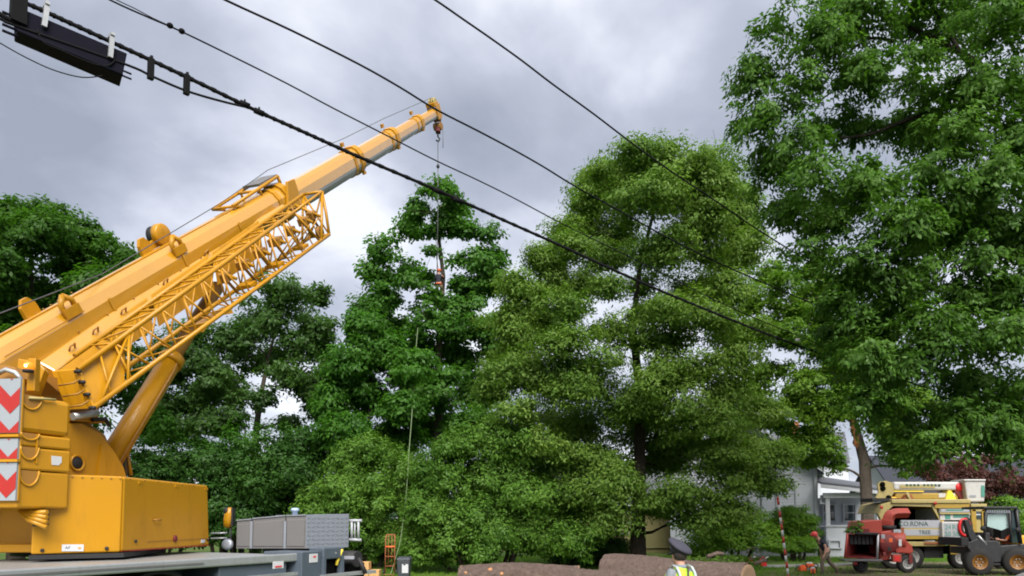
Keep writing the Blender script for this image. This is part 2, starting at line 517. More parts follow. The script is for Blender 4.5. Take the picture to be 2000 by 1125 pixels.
def leaf_mesh(name, P, Nn, T, ln, wd, m, parent):
    """One folded four-cornered blade per row: base P, facing Nn, pointing along T."""
    n = len(P)
    T = unit(T - Nn * np.sum(T * Nn, axis=1, keepdims=True))
    S = np.cross(T, Nn)
    l, w = ln[:, None], wd[:, None]
    vs = np.empty((n, 4, 3))
    vs[:, 0] = P
    vs[:, 1] = P + T * l * 0.45 + S * w * 0.5 - Nn * w * 0.18
    vs[:, 2] = P + T * l - Nn * l * 0.12
    vs[:, 3] = P + T * l * 0.45 - S * w * 0.5 - Nn * w * 0.18
    tri = np.array([[0, 1, 2], [0, 2, 3]])
    idx = (np.arange(n)[:, None, None] * 4 + tri[None]).reshape(-1)
    me = bpy.data.meshes.new(name)
    me.vertices.add(n * 4)
    me.vertices.foreach_set("co", vs.reshape(-1))
    me.loops.add(n * 6)
    me.loops.foreach_set("vertex_index", idx.astype(np.int32))
    me.polygons.add(n * 2)
    me.polygons.foreach_set("loop_start", np.arange(0, n * 6, 3, dtype=np.int32))
    me.polygons.foreach_set("loop_total", np.full(n * 2, 3, dtype=np.int32))
    me.materials.append(m)
    me.update()
    me.validate()
    o = bpy.data.objects.new(name, me)
    return link(o, parent)


def blobs(lobes, d, deep=0.8, thick=0.0, nsub=0, sub=(0.40, 0.62)):
    """(px, py, half width, half height[, depth shift]) of the photograph -> centres and radii in metres.
    thick: half depth of the crown, the lobes are spread over its front and back; nsub: each lobe breaks up into that many smaller ones"""
    C, R = [], []
    A = np.array([lb[:4] for lb in lobes], float)
    for lb in lobes:
        row = A[np.abs(A[:, 1] - lb[1]) < 70]
        lo, hi = (row[:, 0] - row[:, 2]).min(), (row[:, 0] + row[:, 2]).max()
        u = (lb[0] - (lo + hi) / 2) / max(30.0, (hi - lo) / 2)
        sh = 0.0
        if thick:
            sh = thick * math.sqrt(max(0.05, 1 - u * u)) * rng.uniform(0.35, 1.0) * (-1 if rng.random() < 0.66 else 1)
        dd = d + (lb[4] if len(lb) > 4 else 0) + sh
        rx, rz = lb[2] * dd / FPX, lb[3] * dd / FPX
        r3 = np.array([rx, max(rx, rz) * deep, rz])
        c = np.array(tuple(at(lb[0], lb[1], dd)))
        if not nsub:
            C.append(c); R.append(r3)
            continue
        k = nsub if nsub >= 1 else 1
        for _ in range(k):
            v = rng.normal(size=3); v /= np.linalg.norm(v)
            f = rng.uniform(*sub)
            C.append(c + v * r3 * rng.uniform(0.15, 0.8))
            rs_ = f * math.sqrt(rx * rz)
            R.append(np.array([rs_ * rng.uniform(0.9, 1.35), rs_ * rng.uniform(0.9, 1.35), rs_ * rng.uniform(0.6, 0.95)]))
    return np.array(C), np.array(R)


def clump_points(C, R, n, inner=0.45, zmin=0.25, jit=0.12):
    area = R[:, 0] * R[:, 2] + R[:, 0] * R[:, 1] + R[:, 1] * R[:, 2]
    k = rng.choice(len(C), n, p=area / area.sum())
    u = unit(rng.normal(size=(n, 3)))
    rad = inner + (1 - inner) * rng.random(n) ** 0.6
    rad *= 1 + rng.normal(size=n) * jit
    p = C[k] + u * R[k] * rad[:, None]
    p[:, 2] = np.maximum(p[:, 2], zmin)
    out = unit(u / R[k])
    return p, out, k


def crown(name, C, R, nclump, per, ll, m, parent, csize=(0.55, 0.3), droop=0.25, aspect=0.5, inner=0.45, up=0.75, spray=0.0, zmin=0.25, jit=0.12, face=0.85):
    cp, co, k = clump_points(C, R, nclump, inner, zmin, jit)
    n = nclump * per
    ci = np.repeat(np.arange(nclump), per)
    cs = rng.uniform(0.6, 1.35, nclump)
    q = rng.normal(size=(n, 3)) * 0.55
    q *= np.minimum(1.0, 1.05 / np.maximum(np.linalg.norm(q, axis=1, keepdims=True), 1e-6))
    q[:, 2] = np.where(q[:, 2] < 0, q[:, 2] * 0.6, q[:, 2])
    off = q * np.array([csize[0], csize[0], csize[1]]) * cs[ci][:, None]
    if spray:
        # hanging sprays: leaves strung outward and down from the clump
        t = rng.random(n)
        dirn = unit(co[ci] * np.array([1, 1, 0.2]) + rng.normal(size=(nclump, 3))[ci] * 0.55 + np.array([0, 0, -0.35]))
        off = off * 0.55 + dirn * (t * spray * cs[ci])[:, None] + np.array([0, 0, -1.0]) * (t ** 2 * spray * 0.45 * cs[ci])[:, None]
    else:
        off[:, 2] -= np.sum(off[:, :2] ** 2, axis=1) / csize[0] * droop
    P = cp[ci] + off
    P[:, 2] = np.maximum(P[:, 2], zmin * 0.5)
    Nn = unit(np.array([0, 0, up]) + co[ci] * face + unit(off) * 0.3 + rng.normal(size=(n, 3)) * 0.38)
    T = unit(off * np.array([1, 1, 0.4]) / csize[0] + rng.normal(size=(n, 3)) * 0.7 + np.array([0, 0, -0.55]))
    ln = ll * rng.uniform(0.65, 1.3, n)
    return leaf_mesh(name, P, Nn, T, ln, ln * aspect * rng.uniform(0.8, 1.2, n), m, parent), cp


def bend(a, b, n=6, sag=0.0, wob=0.06):
    a, b = Vector(a), Vector(b)
    L = (b - a).length
    out = []
    w1 = Vector(rng.normal(size=3) * wob * L); w2 = Vector(rng.normal(size=3) * wob * L * 0.6)
    for i in range(n + 1):
        t = i / n
        p = a.lerp(b, t) + w1 * math.sin(math.pi * t) + w2 * math.sin(2 * math.pi * t)
        p.z += sag * L * math.sin(math.pi * t)
        out.append(p)
    return out


def smooth_path(pts, n=4):
    out = []
    for i in range(len(pts) - 1):
        p0, p1, p2, p3 = pts[max(i - 1, 0)], pts[i], pts[i + 1], pts[min(i + 2, len(pts) - 1)]
        for k in range(n):
            t = k / n
            out.append(0.5 * ((2 * p1) + (p2 - p0) * t + (2 * p0 - 5 * p1 + 4 * p2 - p3) * t * t + (3 * p1 - p0 - 3 * p2 + p3) * t ** 3))
    out.append(pts[-1])
    return out


def tree(name, label, cat, lobes, d, trunk, nclump, per, ll, lm, bm, r0=0.3, group=None, twigs=140, limbs=None, deep=0.8, extra=None, bare=0, rscale=1.0, boughs=(), thick=2.0, nsub=4, sub=(0.40, 0.62), **kw):
    """trunk: list of (px, py[, depth]) from the ground up; limbs grow to each lobe, twigs to the leaf clumps."""
    C, R = blobs(lobes, d, deep, thick, nsub, sub)
    R = R * rscale
    if extra is not None:
        C = np.vstack([C, extra[0]]); R = np.vstack([R, extra[1]])
    tp = [at(t[0], t[1], t[2] if len(t) > 2 else d) for t in trunk]
    base = Vector((tp[0].x, tp[0].y, 0.0))
    if tp[0].z > 0.05: tp.insert(0, base.copy())
    tp[0].z = -0.15
    root = thing(name, label, cat, base, group)
    # trunk, resampled
    fine = []
    for i in range(len(tp) - 1):
        for k in range(5):
            fine.append(tp[i].lerp(tp[i + 1], k / 5))
    fine.append(tp[-1])
    n = len(fine)
    rs = [r0 * (1.0 + 0.55 * math.exp(-i / 2.0)) * (1 - 0.86 * (i / (n - 1)) ** 0.8) for i in range(n)]
    ph = rng.random(12) * 6.28
    tb = MB().tube(fine, rs, 14, wob=lambda i, k: 1 + 0.07 * math.sin(3 * k * 2 * math.pi / 14 + ph[0]) + 0.05 * math.sin(5 * k * 2 * math.pi / 14 + ph[1] + i * 0.4))
    nodes, nr = list(fine[max(2, n // 4):]), list(rs[max(2, n // 4):])
    lb = []
    order = np.argsort(C[:, 2])
    for i in order:
        c = Vector(C[i])
        best, bd = None, 1e9
        for j, q in enumerate(nodes):
            rise = c.z - q.z
            dd = (c - q).length + (3.0 if rise < 0.1 * (c - q).length else 0.0)
            if dd < bd: bd, best = dd, j
        a = nodes[best]
        L = (c - a).length
        if L < 0.4: continue
        pts = bend(a, c, 6, 0.06, 0.05)
        ra = min(nr[best] * 0.7, 0.03 + 0.024 * L, 0.13)
        rr = [ra * (1 - 0.75 * t / 6) for t in range(7)]
        tb.tube(pts, rr, 8)
        nodes += pts[2:]; nr += rr[2:]
    for (dd, r_0, bpts) in boughs:
        bp_ = smooth_path([at(q[0], q[1], dd) for q in bpts])
        tb.tube(bp_, [r_0 * (1 - .75 * i / (len(bp_) - 1)) for i in range(len(bp_))], 9)
        nodes += bp_; nr += [r_0 * .5] * len(bp_)
    part("trunk", tb, bm, root)
    o, cp = crown("crown", C, R, nclump, per, ll, lm, root, **kw)
    if twigs:
        tw = MB()
        NA = np.array([tuple(q) for q in nodes])
        for i in rng.choice(len(cp), min(twigs, len(cp)), replace=False):
            j = int(np.argmin(np.linalg.norm(NA - cp[i], axis=1)))
            L = float(np.linalg.norm(NA[j] - cp[i]))
            if L < 0.3 or L > 5: continue
            ra = min(nr[j] * 0.55, 0.018 + 0.010 * L)
            tw.tube(bend(NA[j], cp[i], 4, 0.05, 0.08), [ra * (1 - 0.7 * t / 4) for t in range(5)], 5, caps=False)
        for i in range(bare):
            j = int(rng.integers(len(nodes)))
            q = nodes[j] + Vector(rng.normal(size=3) * np.array([0.9, 0.9, 0.5]))
            tw.tube(bend(nodes[j], q, 4, 0.0, 0.1), [0.016, 0.013, 0.01, 0.007, 0.004], 5, caps=False)
        if tw.v:
            t_o = part("twigs", tw, bm, root); t_o["kind"] = "stuff"
    return root


def bush(name, label, cat, lobes, d, nclump, per, ll, lm, group=None, deep=0.9, thick=0.0, nsub=0, **kw):
    C, R = blobs(lobes, d, deep, thick, nsub, (.42, .7))
    base = V(float(C[:, 0].mean()), float(C[:, 1].mean()), 0)
    root = thing(name, label, cat, base, group)
    crown("foliage", C, R, nclump, per, ll, lm, root, zmin=0.12, **kw)
    st = MB()
    for i in range(0, len(C), max(1, len(C) // 7)):
        b = V(base.x + (C[i][0] - base.x) * 0.5, base.y + (C[i][1] - base.y) * 0.5, -0.1)
        st.tube(bend(b, C[i], 5, 0, 0.04), [0.09, 0.08, 0.07, 0.06, 0.045, 0.03], 7)
    part("stem", st, BARK["dark"], root)
    return root

# ------------------------------------------------------------------ the setting: ground, road, path, yard
def sheet(name, pts, z, m, kind="structure", sub=0):
    mb = MB()
    mb._add([V(p[0], p[1], z) for p in pts], [tuple(range(len(pts)))])
    o = mb.build(name, m)
    o["kind"] = kind
    return o


def ground_mat(name, c1, c2, c3, s1=0.25, s2=6.0, bump=0.4):
    m = bpy.data.materials.new(name)
    m.use_nodes = True
    N, L = m.node_tree.nodes, m.node_tree.links
    b = N["Principled BSDF"]; b.inputs["Roughness"].default_value = 0.95; b.inputs["Specular IOR Level"].default_value = 0.1
    co = N.new("ShaderNodeTexCoord")
    a = N.new("ShaderNodeTexNoise"); a.inputs["Scale"].default_value = s1; a.inputs["Detail"].default_value = 7
    c = N.new("ShaderNodeTexNoise"); c.inputs["Scale"].default_value = s2; c.inputs["Detail"].default_value = 8; c.inputs["Roughness"].default_value = 0.75
    L.new(co.outputs["Object"], a.inputs["Vector"]); L.new(co.outputs["Object"], c.inputs["Vector"])
    m1 = N.new("ShaderNodeMixRGB"); m1.inputs[1].default_value = c1 + (1,); m1.inputs[2].default_value = c2 + (1,)
    L.new(c.outputs["Fac"], m1.inputs[0])
    rp = N.new("ShaderNodeValToRGB"); rp.color_ramp.elements[0].position = 0.45; rp.color_ramp.elements[1].position = 0.7
    L.new(a.outputs["Fac"], rp.inputs[0])
    m2 = N.new("ShaderNodeMixRGB"); m2.inputs[2].default_value = c3 + (1,)
    L.new(rp.outputs[0], m2.inputs[0]); L.new(m1.outputs[0], m2.inputs[1])
    L.new(m2.outputs[0], b.inputs["Base Color"])
    bp = N.new("ShaderNodeBump"); bp.inputs["Strength"].default_value = bump; bp.inputs["Distance"].default_value = 0.05
    L.new(c.outputs["Fac"], bp.inputs["Height"]); L.new(bp.outputs[0], b.inputs["Normal"])
    return m


M_lawn = ground_mat("lawn", (0.030, 0.070, 0.012), (0.075, 0.130, 0.025), (0.10, 0.11, 0.035))
M_verge = ground_mat("trodden_verge", (0.10, 0.085, 0.05), (0.20, 0.17, 0.11), (0.085, 0.10, 0.04), 0.5, 9)
M_road = ground_mat("asphalt", (0.040, 0.040, 0.042), (0.075, 0.074, 0.072), (0.06, 0.058, 0.055), 0.4, 60, 0.2)
M_path = ground_mat("path", (0.15, 0.15, 0.15), (0.24, 0.235, 0.23), (0.18, 0.175, 0.17), 0.6, 20, 0.15)
sheet("ground", [(-900, -300), (900, -300), (900, 1500), (-900, 1500)], 0.0, M_lawn)
STD = V(0.648, 0.762, 0)           # the street runs with the wires
STN = V(0.762, -0.648, 0)


def sxy(u, v):
    p = STD * u + STN * v
    return (p.x, p.y)


sheet("road", [sxy(-120, -3.2), sxy(-120, 7), sxy(160, 7), sxy(160, -3.2)], 0.004, M_road)
kb = MB()
for v0 in (-3.35,):
    for k in range(60):
        u = -60 + k * 2.4
        p = STD * (u + 1.19) + STN * v0
        kb.box((p.x, p.y, 0.06), (2.38, 0.16, 0.14), (STD, STN, V(0, 0, 1)))
kerb = kb.build("kerb", M_path, bevel=0.015); kerb["kind"] = "structure"
sheet("verge", [(9.0, 25.5), (13, 25.0), (60, 25.0), (60, 37.0), (19, 36.5), (14.5, 33.5), (9.6, 29.5)], 0.004, M_verge)
sheet("path", [gat(1490, 32.2)[:2], gat(1585, 32.0)[:2], gat(1660, 34.5)[:2], gat(1660, 36)[:2], gat(1560, 34.6)[:2], gat(1480, 34.2)[:2]], 0.008, M_path)

# grass blades on the yard that shows between the crane and the hedge
n = 60000
gx = rng.uniform(-12, 26, n); gy = rng.uniform(26, 42, n)
keep = ~((gx > 9.2) & (gy < 36.5) & (rng.random(n) < 0.86) & (gy > 25) & (gx > 9.2 + (gy - 25) * 0.9))
gpx = gx / gy * FPX + 1000
keep &= ~((gpx > 1470) & (gpx < 1665) & (gy > 31.9) & (gy < 36.2))
gx, gy = gx[keep], gy[keep]; n = len(gx)
gP = np.stack([gx, gy, np.zeros(n)], 1)
gT = unit(np.stack([rng.normal(size=n) * 0.35, rng.normal(size=n) * 0.35, np.ones(n)], 1))
gN = unit(np.stack([rng.normal(size=n), rng.normal(size=n), np.zeros(n) + 0.01], 1))
gl = rng.uniform(0.05, 0.16, n)
go = leaf_mesh("grass", gP, gN, gT, gl, np.full(n, 0.02), LEAF["shrub"], None)
tag(go, None, None, None, "stuff")

# ------------------------------------------------------------------ houses
def clapboard(p0, p1, z0, z1, m, parent, step=0.16, n_out=None, gable=None):
    """lapped boards along a wall from p0 to p1; gable(z) gives (t0, t1) of the wall that exists at height z"""
    p0, p1 = Vector(p0), Vector(p1)
    d = (p1 - p0)
    nrm = n_out
    mb = MB()
    z = z0
    while z < z1 - 0.01:
        t0, t1 = gable(z + step * 0.5) if gable else (0, 1)
        if t1 - t0 > 0.01:
            a = p0 + d * t0; b = p0 + d * t1
            zz = min(z + step, z1)
            lo, hi = nrm * 0.028, nrm * 0.004
            vs = [V(a.x, a.y, z) + lo, V(b.x, b.y, z) + lo, V(b.x, b.y, zz) + hi, V(a.x, a.y, zz) + hi,
                  V(a.x, a.y, z) - nrm * 0.12, V(b.x, b.y, z) - nrm * 0.12, V(b.x, b.y, zz) - nrm * 0.12, V(a.x, a.y, zz) - nrm * 0.12]
            mb._add(vs, [(0, 1, 2, 3), (4, 7, 6, 5), (0, 4, 5, 1), (1, 5, 6, 2), (2, 6, 7, 3), (3, 7, 4, 0)])
        z = z + step
    o = mb.build("siding", m, parent)
    o["kind"] = "stuff"
    return o


def window(c, w, h, x, nrm, parent, mull=True, frame=None):
    """frame with glass, sash bars; x = along the wall"""
    x, nrm = Vector(x), Vector(nrm)
    c = Vector(c)
    ax = (x, nrm, V(0, 0, 1))
    f = MB()
    t = 0.09
    f.box(c + V(0, 0, h / 2) + nrm * 0.03, (w + 2 * t, 0.1, t), ax).box(c - V(0, 0, h / 2) + nrm * 0.05, (w + 2.6 * t, 0.14, t * 0.8), ax)
    for s in (-1, 1): f.box(c + x * (s * (w / 2 + t / 2)) + nrm * 0.03, (t, 0.1, h - t), ax)
    if mull:
        f.box(c + nrm * 0.02, (w, 0.05, 0.05), ax)
    fo = f.build("window", frame or M["trim"], parent)
    MB().box(c - nrm * 0.012, (w, 0.02, h), ax).build("pane", M["win"], fo)
    return fo


def zz_(p, z): return V(p.x, p.y, z)


def house_blue():
    d = 42.0
    k = gat(1593, d)                                    # the corner nearest us
    gd = V(-0.93, 0.37, 0)                              # gable wall runs left and away
    gn = V(-0.37, -0.93, 0)
    sd = V(0.37, 0.93, 0); 
    sn = V(0.93, -0.37, 0)
    root = thing("house", "blue grey clapboard house with a gable roof and a white edged porch", "house", k)
    W, D, E = 8.2, 9.5, 5.1
    rise = 3.1
    far = k + gd * W
    MB().hexa([k + gd * 0.06 + sd * .06 + V(0, 0, -.3), far + sd * .06 + V(0, 0, -.3), far + sd * D + V(0, 0, -.3), k + gd * .06 + sd * D + V(0, 0, -.3)],
              [k + gd * 0.06 + sd * .06 + V(0, 0, E), far + sd * .06 + V(0, 0, E), far + sd * D + V(0, 0, E), k + gd * .06 + sd * D + V(0, 0, E)]).build("wall", M["siding"], root)
    clapboard(k, far, 0.55, E + rise, M["siding"], root, 0.17, gn,
              gable=lambda z: (0, 1) if z < E else ((z - E) / rise * 0.5, 1 - (z - E) / rise * 0.5))
    clapboard(k + sd * 0.0, k + sd * D, 0.55, E, M["siding"], root, 0.17, sn)
    MB().box(k + V(0, 0, 0.26) + gd * (W / 2) + gn * 0.0, (W + .04, 0.14, 0.62), (gd, gn, V(0, 0, 1))).build("foundation", M["found"], root)
    MB().box(k + gn * 0.03 + sn * 0.03 + V(0, 0, 2.75), (0.18, 0.18, 4.6), (gd, gn, V(0, 0, 1))).build("corner_board", M["trim"], root)
    ridge0 = k + gd * (W / 2) + V(0, 0, E + rise)
    over = 0.45
    rf = MB()
    for s in (0, 1):
        eave = (k if s == 0 else far)
        od = -gd if s == 0 else gd
        a = eave + od * over + V(0, 0, E - over * rise / (W / 2)) + gn * over
        b = ridge0 + gn * over
        up = V(0, 0, 0.16)
        q = sd * (D + 2 * over)
        rf.hexa([a, b, b + q, a + q], [a + up, b + up, b + q + up, a + q + up])
    ro = rf.build("roof", M["shingle"], root)
    rb = MB()
    for s in (0, 1):
        eave = (k if s == 0 else far); od = -gd if s == 0 else gd
        a = eave + od * (over + .02) + V(0, 0, E - over * rise / (W / 2) - .06) + gn * (over + 0.05)
        b = ridge0 + gn * (over + 0.05) + V(0, 0, -.06)
        rb.hexa([a, b, b - gn * .05, a - gn * .05], [a + V(0, 0, .25), b + V(0, 0, .25), b - gn * .05 + V(0, 0, .25), a - gn * .05 + V(0, 0, .25)])
    rb.build("rake_board", M["trim"], root)
    ch = at(1550, 838, 49)
    MB().box(ch + V(0, 0, -.2), (0.7, 0.7, 1.3), (gd, gn, V(0, 0, 1))).build("chimney", M["brick"], root)
    wa, wb_ = at(1500, 908, 46.5), at(1660, 905, 46.5); wc, wd = at(1500, 852, 50), at(1650, 848, 50)
    MB().hexa([wa, wb_, wd, wc], [p + V(0, 0, .18) for p in (wa, wb_, wd, wc)]).build("rear_roof", M["shingle"], root)
    MB().hexa([zz_(wa, 0), zz_(wb_, 0), zz_(wd, 0), zz_(wc, 0)], [wa + V(0, 0.3, -.05), wb_ + V(0, .3, -.05), wd + V(0, 0, -.1), wc + V(0, 0, -.1)]).build("rear_wall", M["siding"], root)
    window(k + gd * 1.55 + V(0, 0, 3.6), 0.95, 1.5, gd, gn, root)
    window(k + gd * 4.3 + V(0, 0, 3.6), 0.95, 1.5, gd, gn, root)
    window(k + gd * 4.3 + V(0, 0, 1.6), 0.95, 1.4, gd, gn, root)
    # porch wing in front of the side wall
    pk = gat(1612, 41.4); pw = 2.9; pdp = 3.2
    px_, pn = V(0.985, -0.17, 0), V(-0.17, -0.985, 0)
    ax = (px_, pn, V(0, 0, 1))
    MB().box(pk + px_ * (pw / 2) - pn * (pdp / 2) + V(0, 0, 0.75), (pw, pdp, 1.9), ax).build("porch_base", M["siding"], root)
    for t in (0.12, pw - 0.12):
        MB().box(pk + px_ * t - pn * 0.12 + V(0, 0, 2.55), (0.22, 0.22, 1.66), ax).build("porch_post", M["trim"], root)
    MB().box(pk + px_ * (pw / 2) - pn * (pdp - 0.2) + V(0, 0, 2.55), (pw - .02, 0.2, 1.66), ax).build("porch_wall", M["siding"], root)
    MB().box(pk + px_ * (pw / 2) - pn * 0.1 + V(0, 0, 1.74), (pw + .1, 0.3, 0.09), ax).build("porch_sill", M["trim"], root)
    MB().box(pk + px_ * (pw / 2 + .05) - pn * 0.1 + V(0, 0, 3.44), (pw + .3, 0.26, 0.28), ax).build("porch_beam", M["trim"], root)
    a = pk - px_ * 0.3 + pn * 0.35; b = pk + px_ * (pw + 0.4) + pn * 0.35
    q = -pn * (pdp + .3)
    rp = MB().hexa([a + V(0, 0, 4.05), b + V(0, 0, 3.6), b + q + V(0, 0, 4.1), a + q + V(0, 0, 4.7)],
                   [a + V(0, 0, 4.17), b + V(0, 0, 3.72), b + q + V(0, 0, 4.22), a + q + V(0, 0, 4.82)])
    rp.build("porch_roof", M["shingle"], root)
    MB().hexa([a + V(0, 0, 3.86), b + V(0, 0, 3.42), b - pn * .06 + V(0, 0, 3.42), a - pn * .06 + V(0, 0, 3.86)],
              [a + V(0, 0, 4.045), b + V(0, 0, 3.595), b - pn * .06 + V(0, 0, 3.595), a - pn * .06 + V(0, 0, 4.045)]).build("fascia", M["trim"], root)
    window(pk + px_ * 0.85 - pn * (pdp - 0.34) + V(0, 0, 2.5), 0.6, 1.0, px_, pn, root)
    window(pk + px_ * 2.0 - pn * (pdp - 0.34) + V(0, 0, 2.5), 0.6, 1.0, px_, pn, root)
    window(pk + px_ * 0.42 + pn * 0.0 + V(0, 0, 0.72), 0.5, 0.42, px_, pn, root, mull=False)
    window(at(1608, 976, 41.6), 0.16, 0.42, gd, gn, root, mull=False)
    return root


house_blue()


def plain_house(name, label, px0, px1, d, eave, rise, mwall, mroof, wins, ang=0.0, depth=8):
    a, b = gat(px0, d), gat(px1, d + ang)
    x = (b - a).normalized(); W = (b - a).length
    nrm = V(x.y, -x.x, 0); back = -nrm
    root = thing(name, label, "house", a)
    MB().hexa([a + back * .08 + V(0, 0, -.3), b + back * .08 + V(0, 0, -.3), b + back * depth + V(0, 0, -.3), a + back * depth + V(0, 0, -.3)],
              [a + back * .08 + V(0, 0, eave), b + back * .08 + V(0, 0, eave), b + back * depth + V(0, 0, eave), a + back * depth + V(0, 0, eave)]).build("wall", mwall, root)
    clapboard(a, b, 0.3, eave, mwall, root, 0.18, nrm)
    r = MB()
    o = 0.5
    c0 = a - x * o + back * (depth / 2) + V(0, 0, eave + rise); c1 = b + x * o + back * (depth / 2) + V(0, 0, eave + rise)
    up = V(0, 0, 0.15)
    for (e0, e1) in ((a - x * o - back * o, b + x * o - back * o), (a - x * o + back * (depth + o), b + x * o + back * (depth + o))):
        e0 = e0 + V(0, 0, eave - o * rise / (depth / 2)); e1 = e1 + V(0, 0, eave - o * rise / (depth / 2))
        r.hexa([e0, e1, c1, c0], [e0 + up, e1 + up, c1 + up, c0 + up])
    r.build("roof", mroof, root)
    MB().box(a + x * (W / 2) + nrm * (o + .02) + V(0, 0, eave - o * rise / (depth / 2) - .02), (W + 2 * o, 0.05, 0.2), (x, nrm, V(0, 0, 1))).build("fascia", M["trim"], root)
    for s in (0, 1):
        p = a if s == 0 else b
        g = [p + V(0, 0, eave), p + back * depth + V(0, 0, eave), p + back * (depth / 2) + V(0, 0, eave + rise - .1)]
        MB().prism(g, x * (0.1 if s == 0 else -0.1)).build("gable", mwall, root)
    for (t, z, w, h) in wins:
        window(a + x * (W * t) + V(0, 0, z), w, h, x, nrm, root)
    return root


plain_house("house", "yellow clapboard house low behind the linden trunk", 1105, 1350, 46, 3.4, 2.6, M["siding_y"], M["shingle"],
            [(0.18, 1.9, 1.0, 1.3), (0.45, 1.9, 1.0, 1.3), (0.86, 2.2, 0.7, 0.9)], ang=2)
plain_house("house", "white house with a grey roof beyond the red leaved maple", 1772, 2150, 62, 3.1, 4.6, M["siding_w"], M["slate"],
            [(0.12, 1.7, 1.0, 1.4), (0.3, 1.7, 1.0, 1.4), (0.5, 1.7, 1.0, 1.4), (0.7, 1.7, 1.0, 1.4)], ang=4)

# ------------------------------------------------------------------ trees and shrubs
tree("broadleaf_tree", "dark green spreading tree rising behind the crane boom", "tree",
     [(55, 450, 70, 62), (140, 500, 75, 65), (200, 560, 60, 70), (-30, 500, 90, 80), (20, 580, 110, 80), (120, 620, 110, 80),
      (255, 550, 36, 60), (-80, 660, 110, 90), (60, 720, 130, 90), (215, 650, 60, 60), (170, 740, 90, 70), (-40, 800, 110, 90), (100, 830, 100, 70), (90, 430, 60, 44), (170, 470, 60, 50), (250, 500, 40, 40), (240, 590, 50, 60), (30, 410, 60, 36), (0, 460, 60, 50)],
     30, [(30, 1090), (30, 900), (40, 760), (60, 620), (60, 500)], 2300, 44, 0.22, LEAF["left"], BARK["dark"], 0.42, twigs=160, csize=(0.34, 0.24), bare=10, thick=2.4, inner=.55, up=.5, nsub=9, sub=(.42, .66))
tree("oak_tree", "airy tree with a forked grey trunk behind the crane", "tree",
     [(560, 570, 62, 48), (618, 575, 26, 34), (610, 640, 44, 50), (500, 620, 74, 44), (455, 660, 50, 46), (400, 690, 60, 44), (345, 720, 60, 44), (535, 700, 60, 36),
      (310, 790, 70, 46), (405, 770, 70, 40), (630, 700, 36, 40), (590, 760, 40, 36), (640, 640, 26, 40), (440, 820, 50, 36), (280, 720, 40, 50), (560, 830, 40, 30), (360, 780, 60, 40), (300, 840, 70, 46), (420, 730, 46, 40), (470, 780, 36, 36), (620, 790, 34, 36), (590, 680, 40, 36), (380, 655, 50, 36), (330, 690, 50, 40), (290, 780, 50, 46), (400, 820, 60, 40), (530, 640, 50, 40), (480, 700, 50, 40), (560, 740, 46, 40), (520, 780, 40, 36), (600, 750, 40, 40), (440, 760, 46, 40), (640, 740, 30, 40)],
     37, [(496, 1092), (496, 900), (503, 820), (512, 760), (524, 700), (545, 620)], 1900, 36, 0.22, LEAF["oak"], BARK["grey"], 0.30, twigs=190, csize=(0.36, 0.24), bare=80, thick=2.0, inner=.5, up=.5, nsub=7)
tree("oak_tree", "grey stemmed tree forking low beside the airy one, mostly hidden by the crane", "tree",
     [(330, 850, 70, 50), (400, 860, 60, 40), (275, 870, 50, 60), (470, 850, 50, 40), (540, 850, 50, 36), (600, 850, 50, 40), (440, 900, 80, 40), (560, 890, 60, 40)], 36,
     [(470, 1092), (474, 960), (480, 880), (478, 830)], 240, 50, 0.17, LEAF["maple"], BARK["grey"], 0.2, twigs=50)
for (lb, lab) in (([(300, 930, 80, 80), (280, 1010, 80, 70), (350, 1020, 80, 70), (360, 900, 60, 60)], "dark evergreen shrub behind the orange counterweight housing"),
                  ([(430, 920, 80, 80), (400, 1010, 80, 80), (470, 1000, 80, 80), (480, 930, 50, 60)], "dark evergreen shrub behind the small orange mirror"),
                  ([(540, 920, 70, 80), (570, 870, 40, 46), (520, 1000, 80, 80), (590, 960, 50, 80), (610, 900, 40, 50)], "dark evergreen shrub behind the grey tool cabinets")):
    bush("evergreen_shrub", lab, "shrub", lb, 33, 720, 46, 0.17, LEAF["ever"], "dark evergreens behind the crane", csize=(0.34, 0.26), inner=0.5, up=0.4, nsub=12, thick=.6)
tree("tall_tree", "tall thin crowned tree being taken down, with the climber at its trunk", "tree",
     [(862, 378, 52, 30), (820, 405, 36, 30), (905, 405, 40, 30), (790, 450, 44, 34), (866, 425, 36, 18), (930, 450, 44, 36), (755, 490, 40, 30), (735, 540, 44, 38), (800, 530, 40, 34),
      (940, 505, 50, 40), (975, 500, 26, 30), (920, 560, 50, 40), (760, 590, 60, 36), (965, 560, 26, 40), (840, 610, 44, 40), (910, 620, 56, 40),
      (836, 575, 26, 20), (884, 590, 26, 20), (846, 490, 18, 14), (884, 505, 22, 16), (832, 540, 22, 16), (890, 550, 20, 18), (838, 450, 26, 16), (885, 450, 24, 16), (830, 645, 50, 30), (780, 635, 40, 30), (880, 640, 50, 30), (740, 620, 36, 26), (1000, 620, 34, 50), (980, 680, 40, 50), (760, 680, 50, 46), (720, 600, 40, 36), (960, 740, 40, 50), (880, 740, 60, 40), (820, 740, 60, 40), (960, 830, 50, 50), (840, 830, 50, 46), (820, 680, 60, 46), (900, 690, 60, 46), (945, 650, 34, 50), (860, 770, 60, 50), (930, 760, 46, 60), (800, 770, 50, 50), (910, 830, 60, 40)],
     38, [(858, 1092), (858, 900), (856, 800), (857, 700), (862, 600), (866, 540), (858, 470), (862, 400)], 2100, 34, 0.21, LEAF["tall"], BARK["grey"], 0.36,
     twigs=260, csize=(0.40, 0.28), deep=0.7, bare=110, aspect=0.7, up=0.55, inner=0.45, jit=0.16, thick=1.5, nsub=7, sub=(.34, .62))
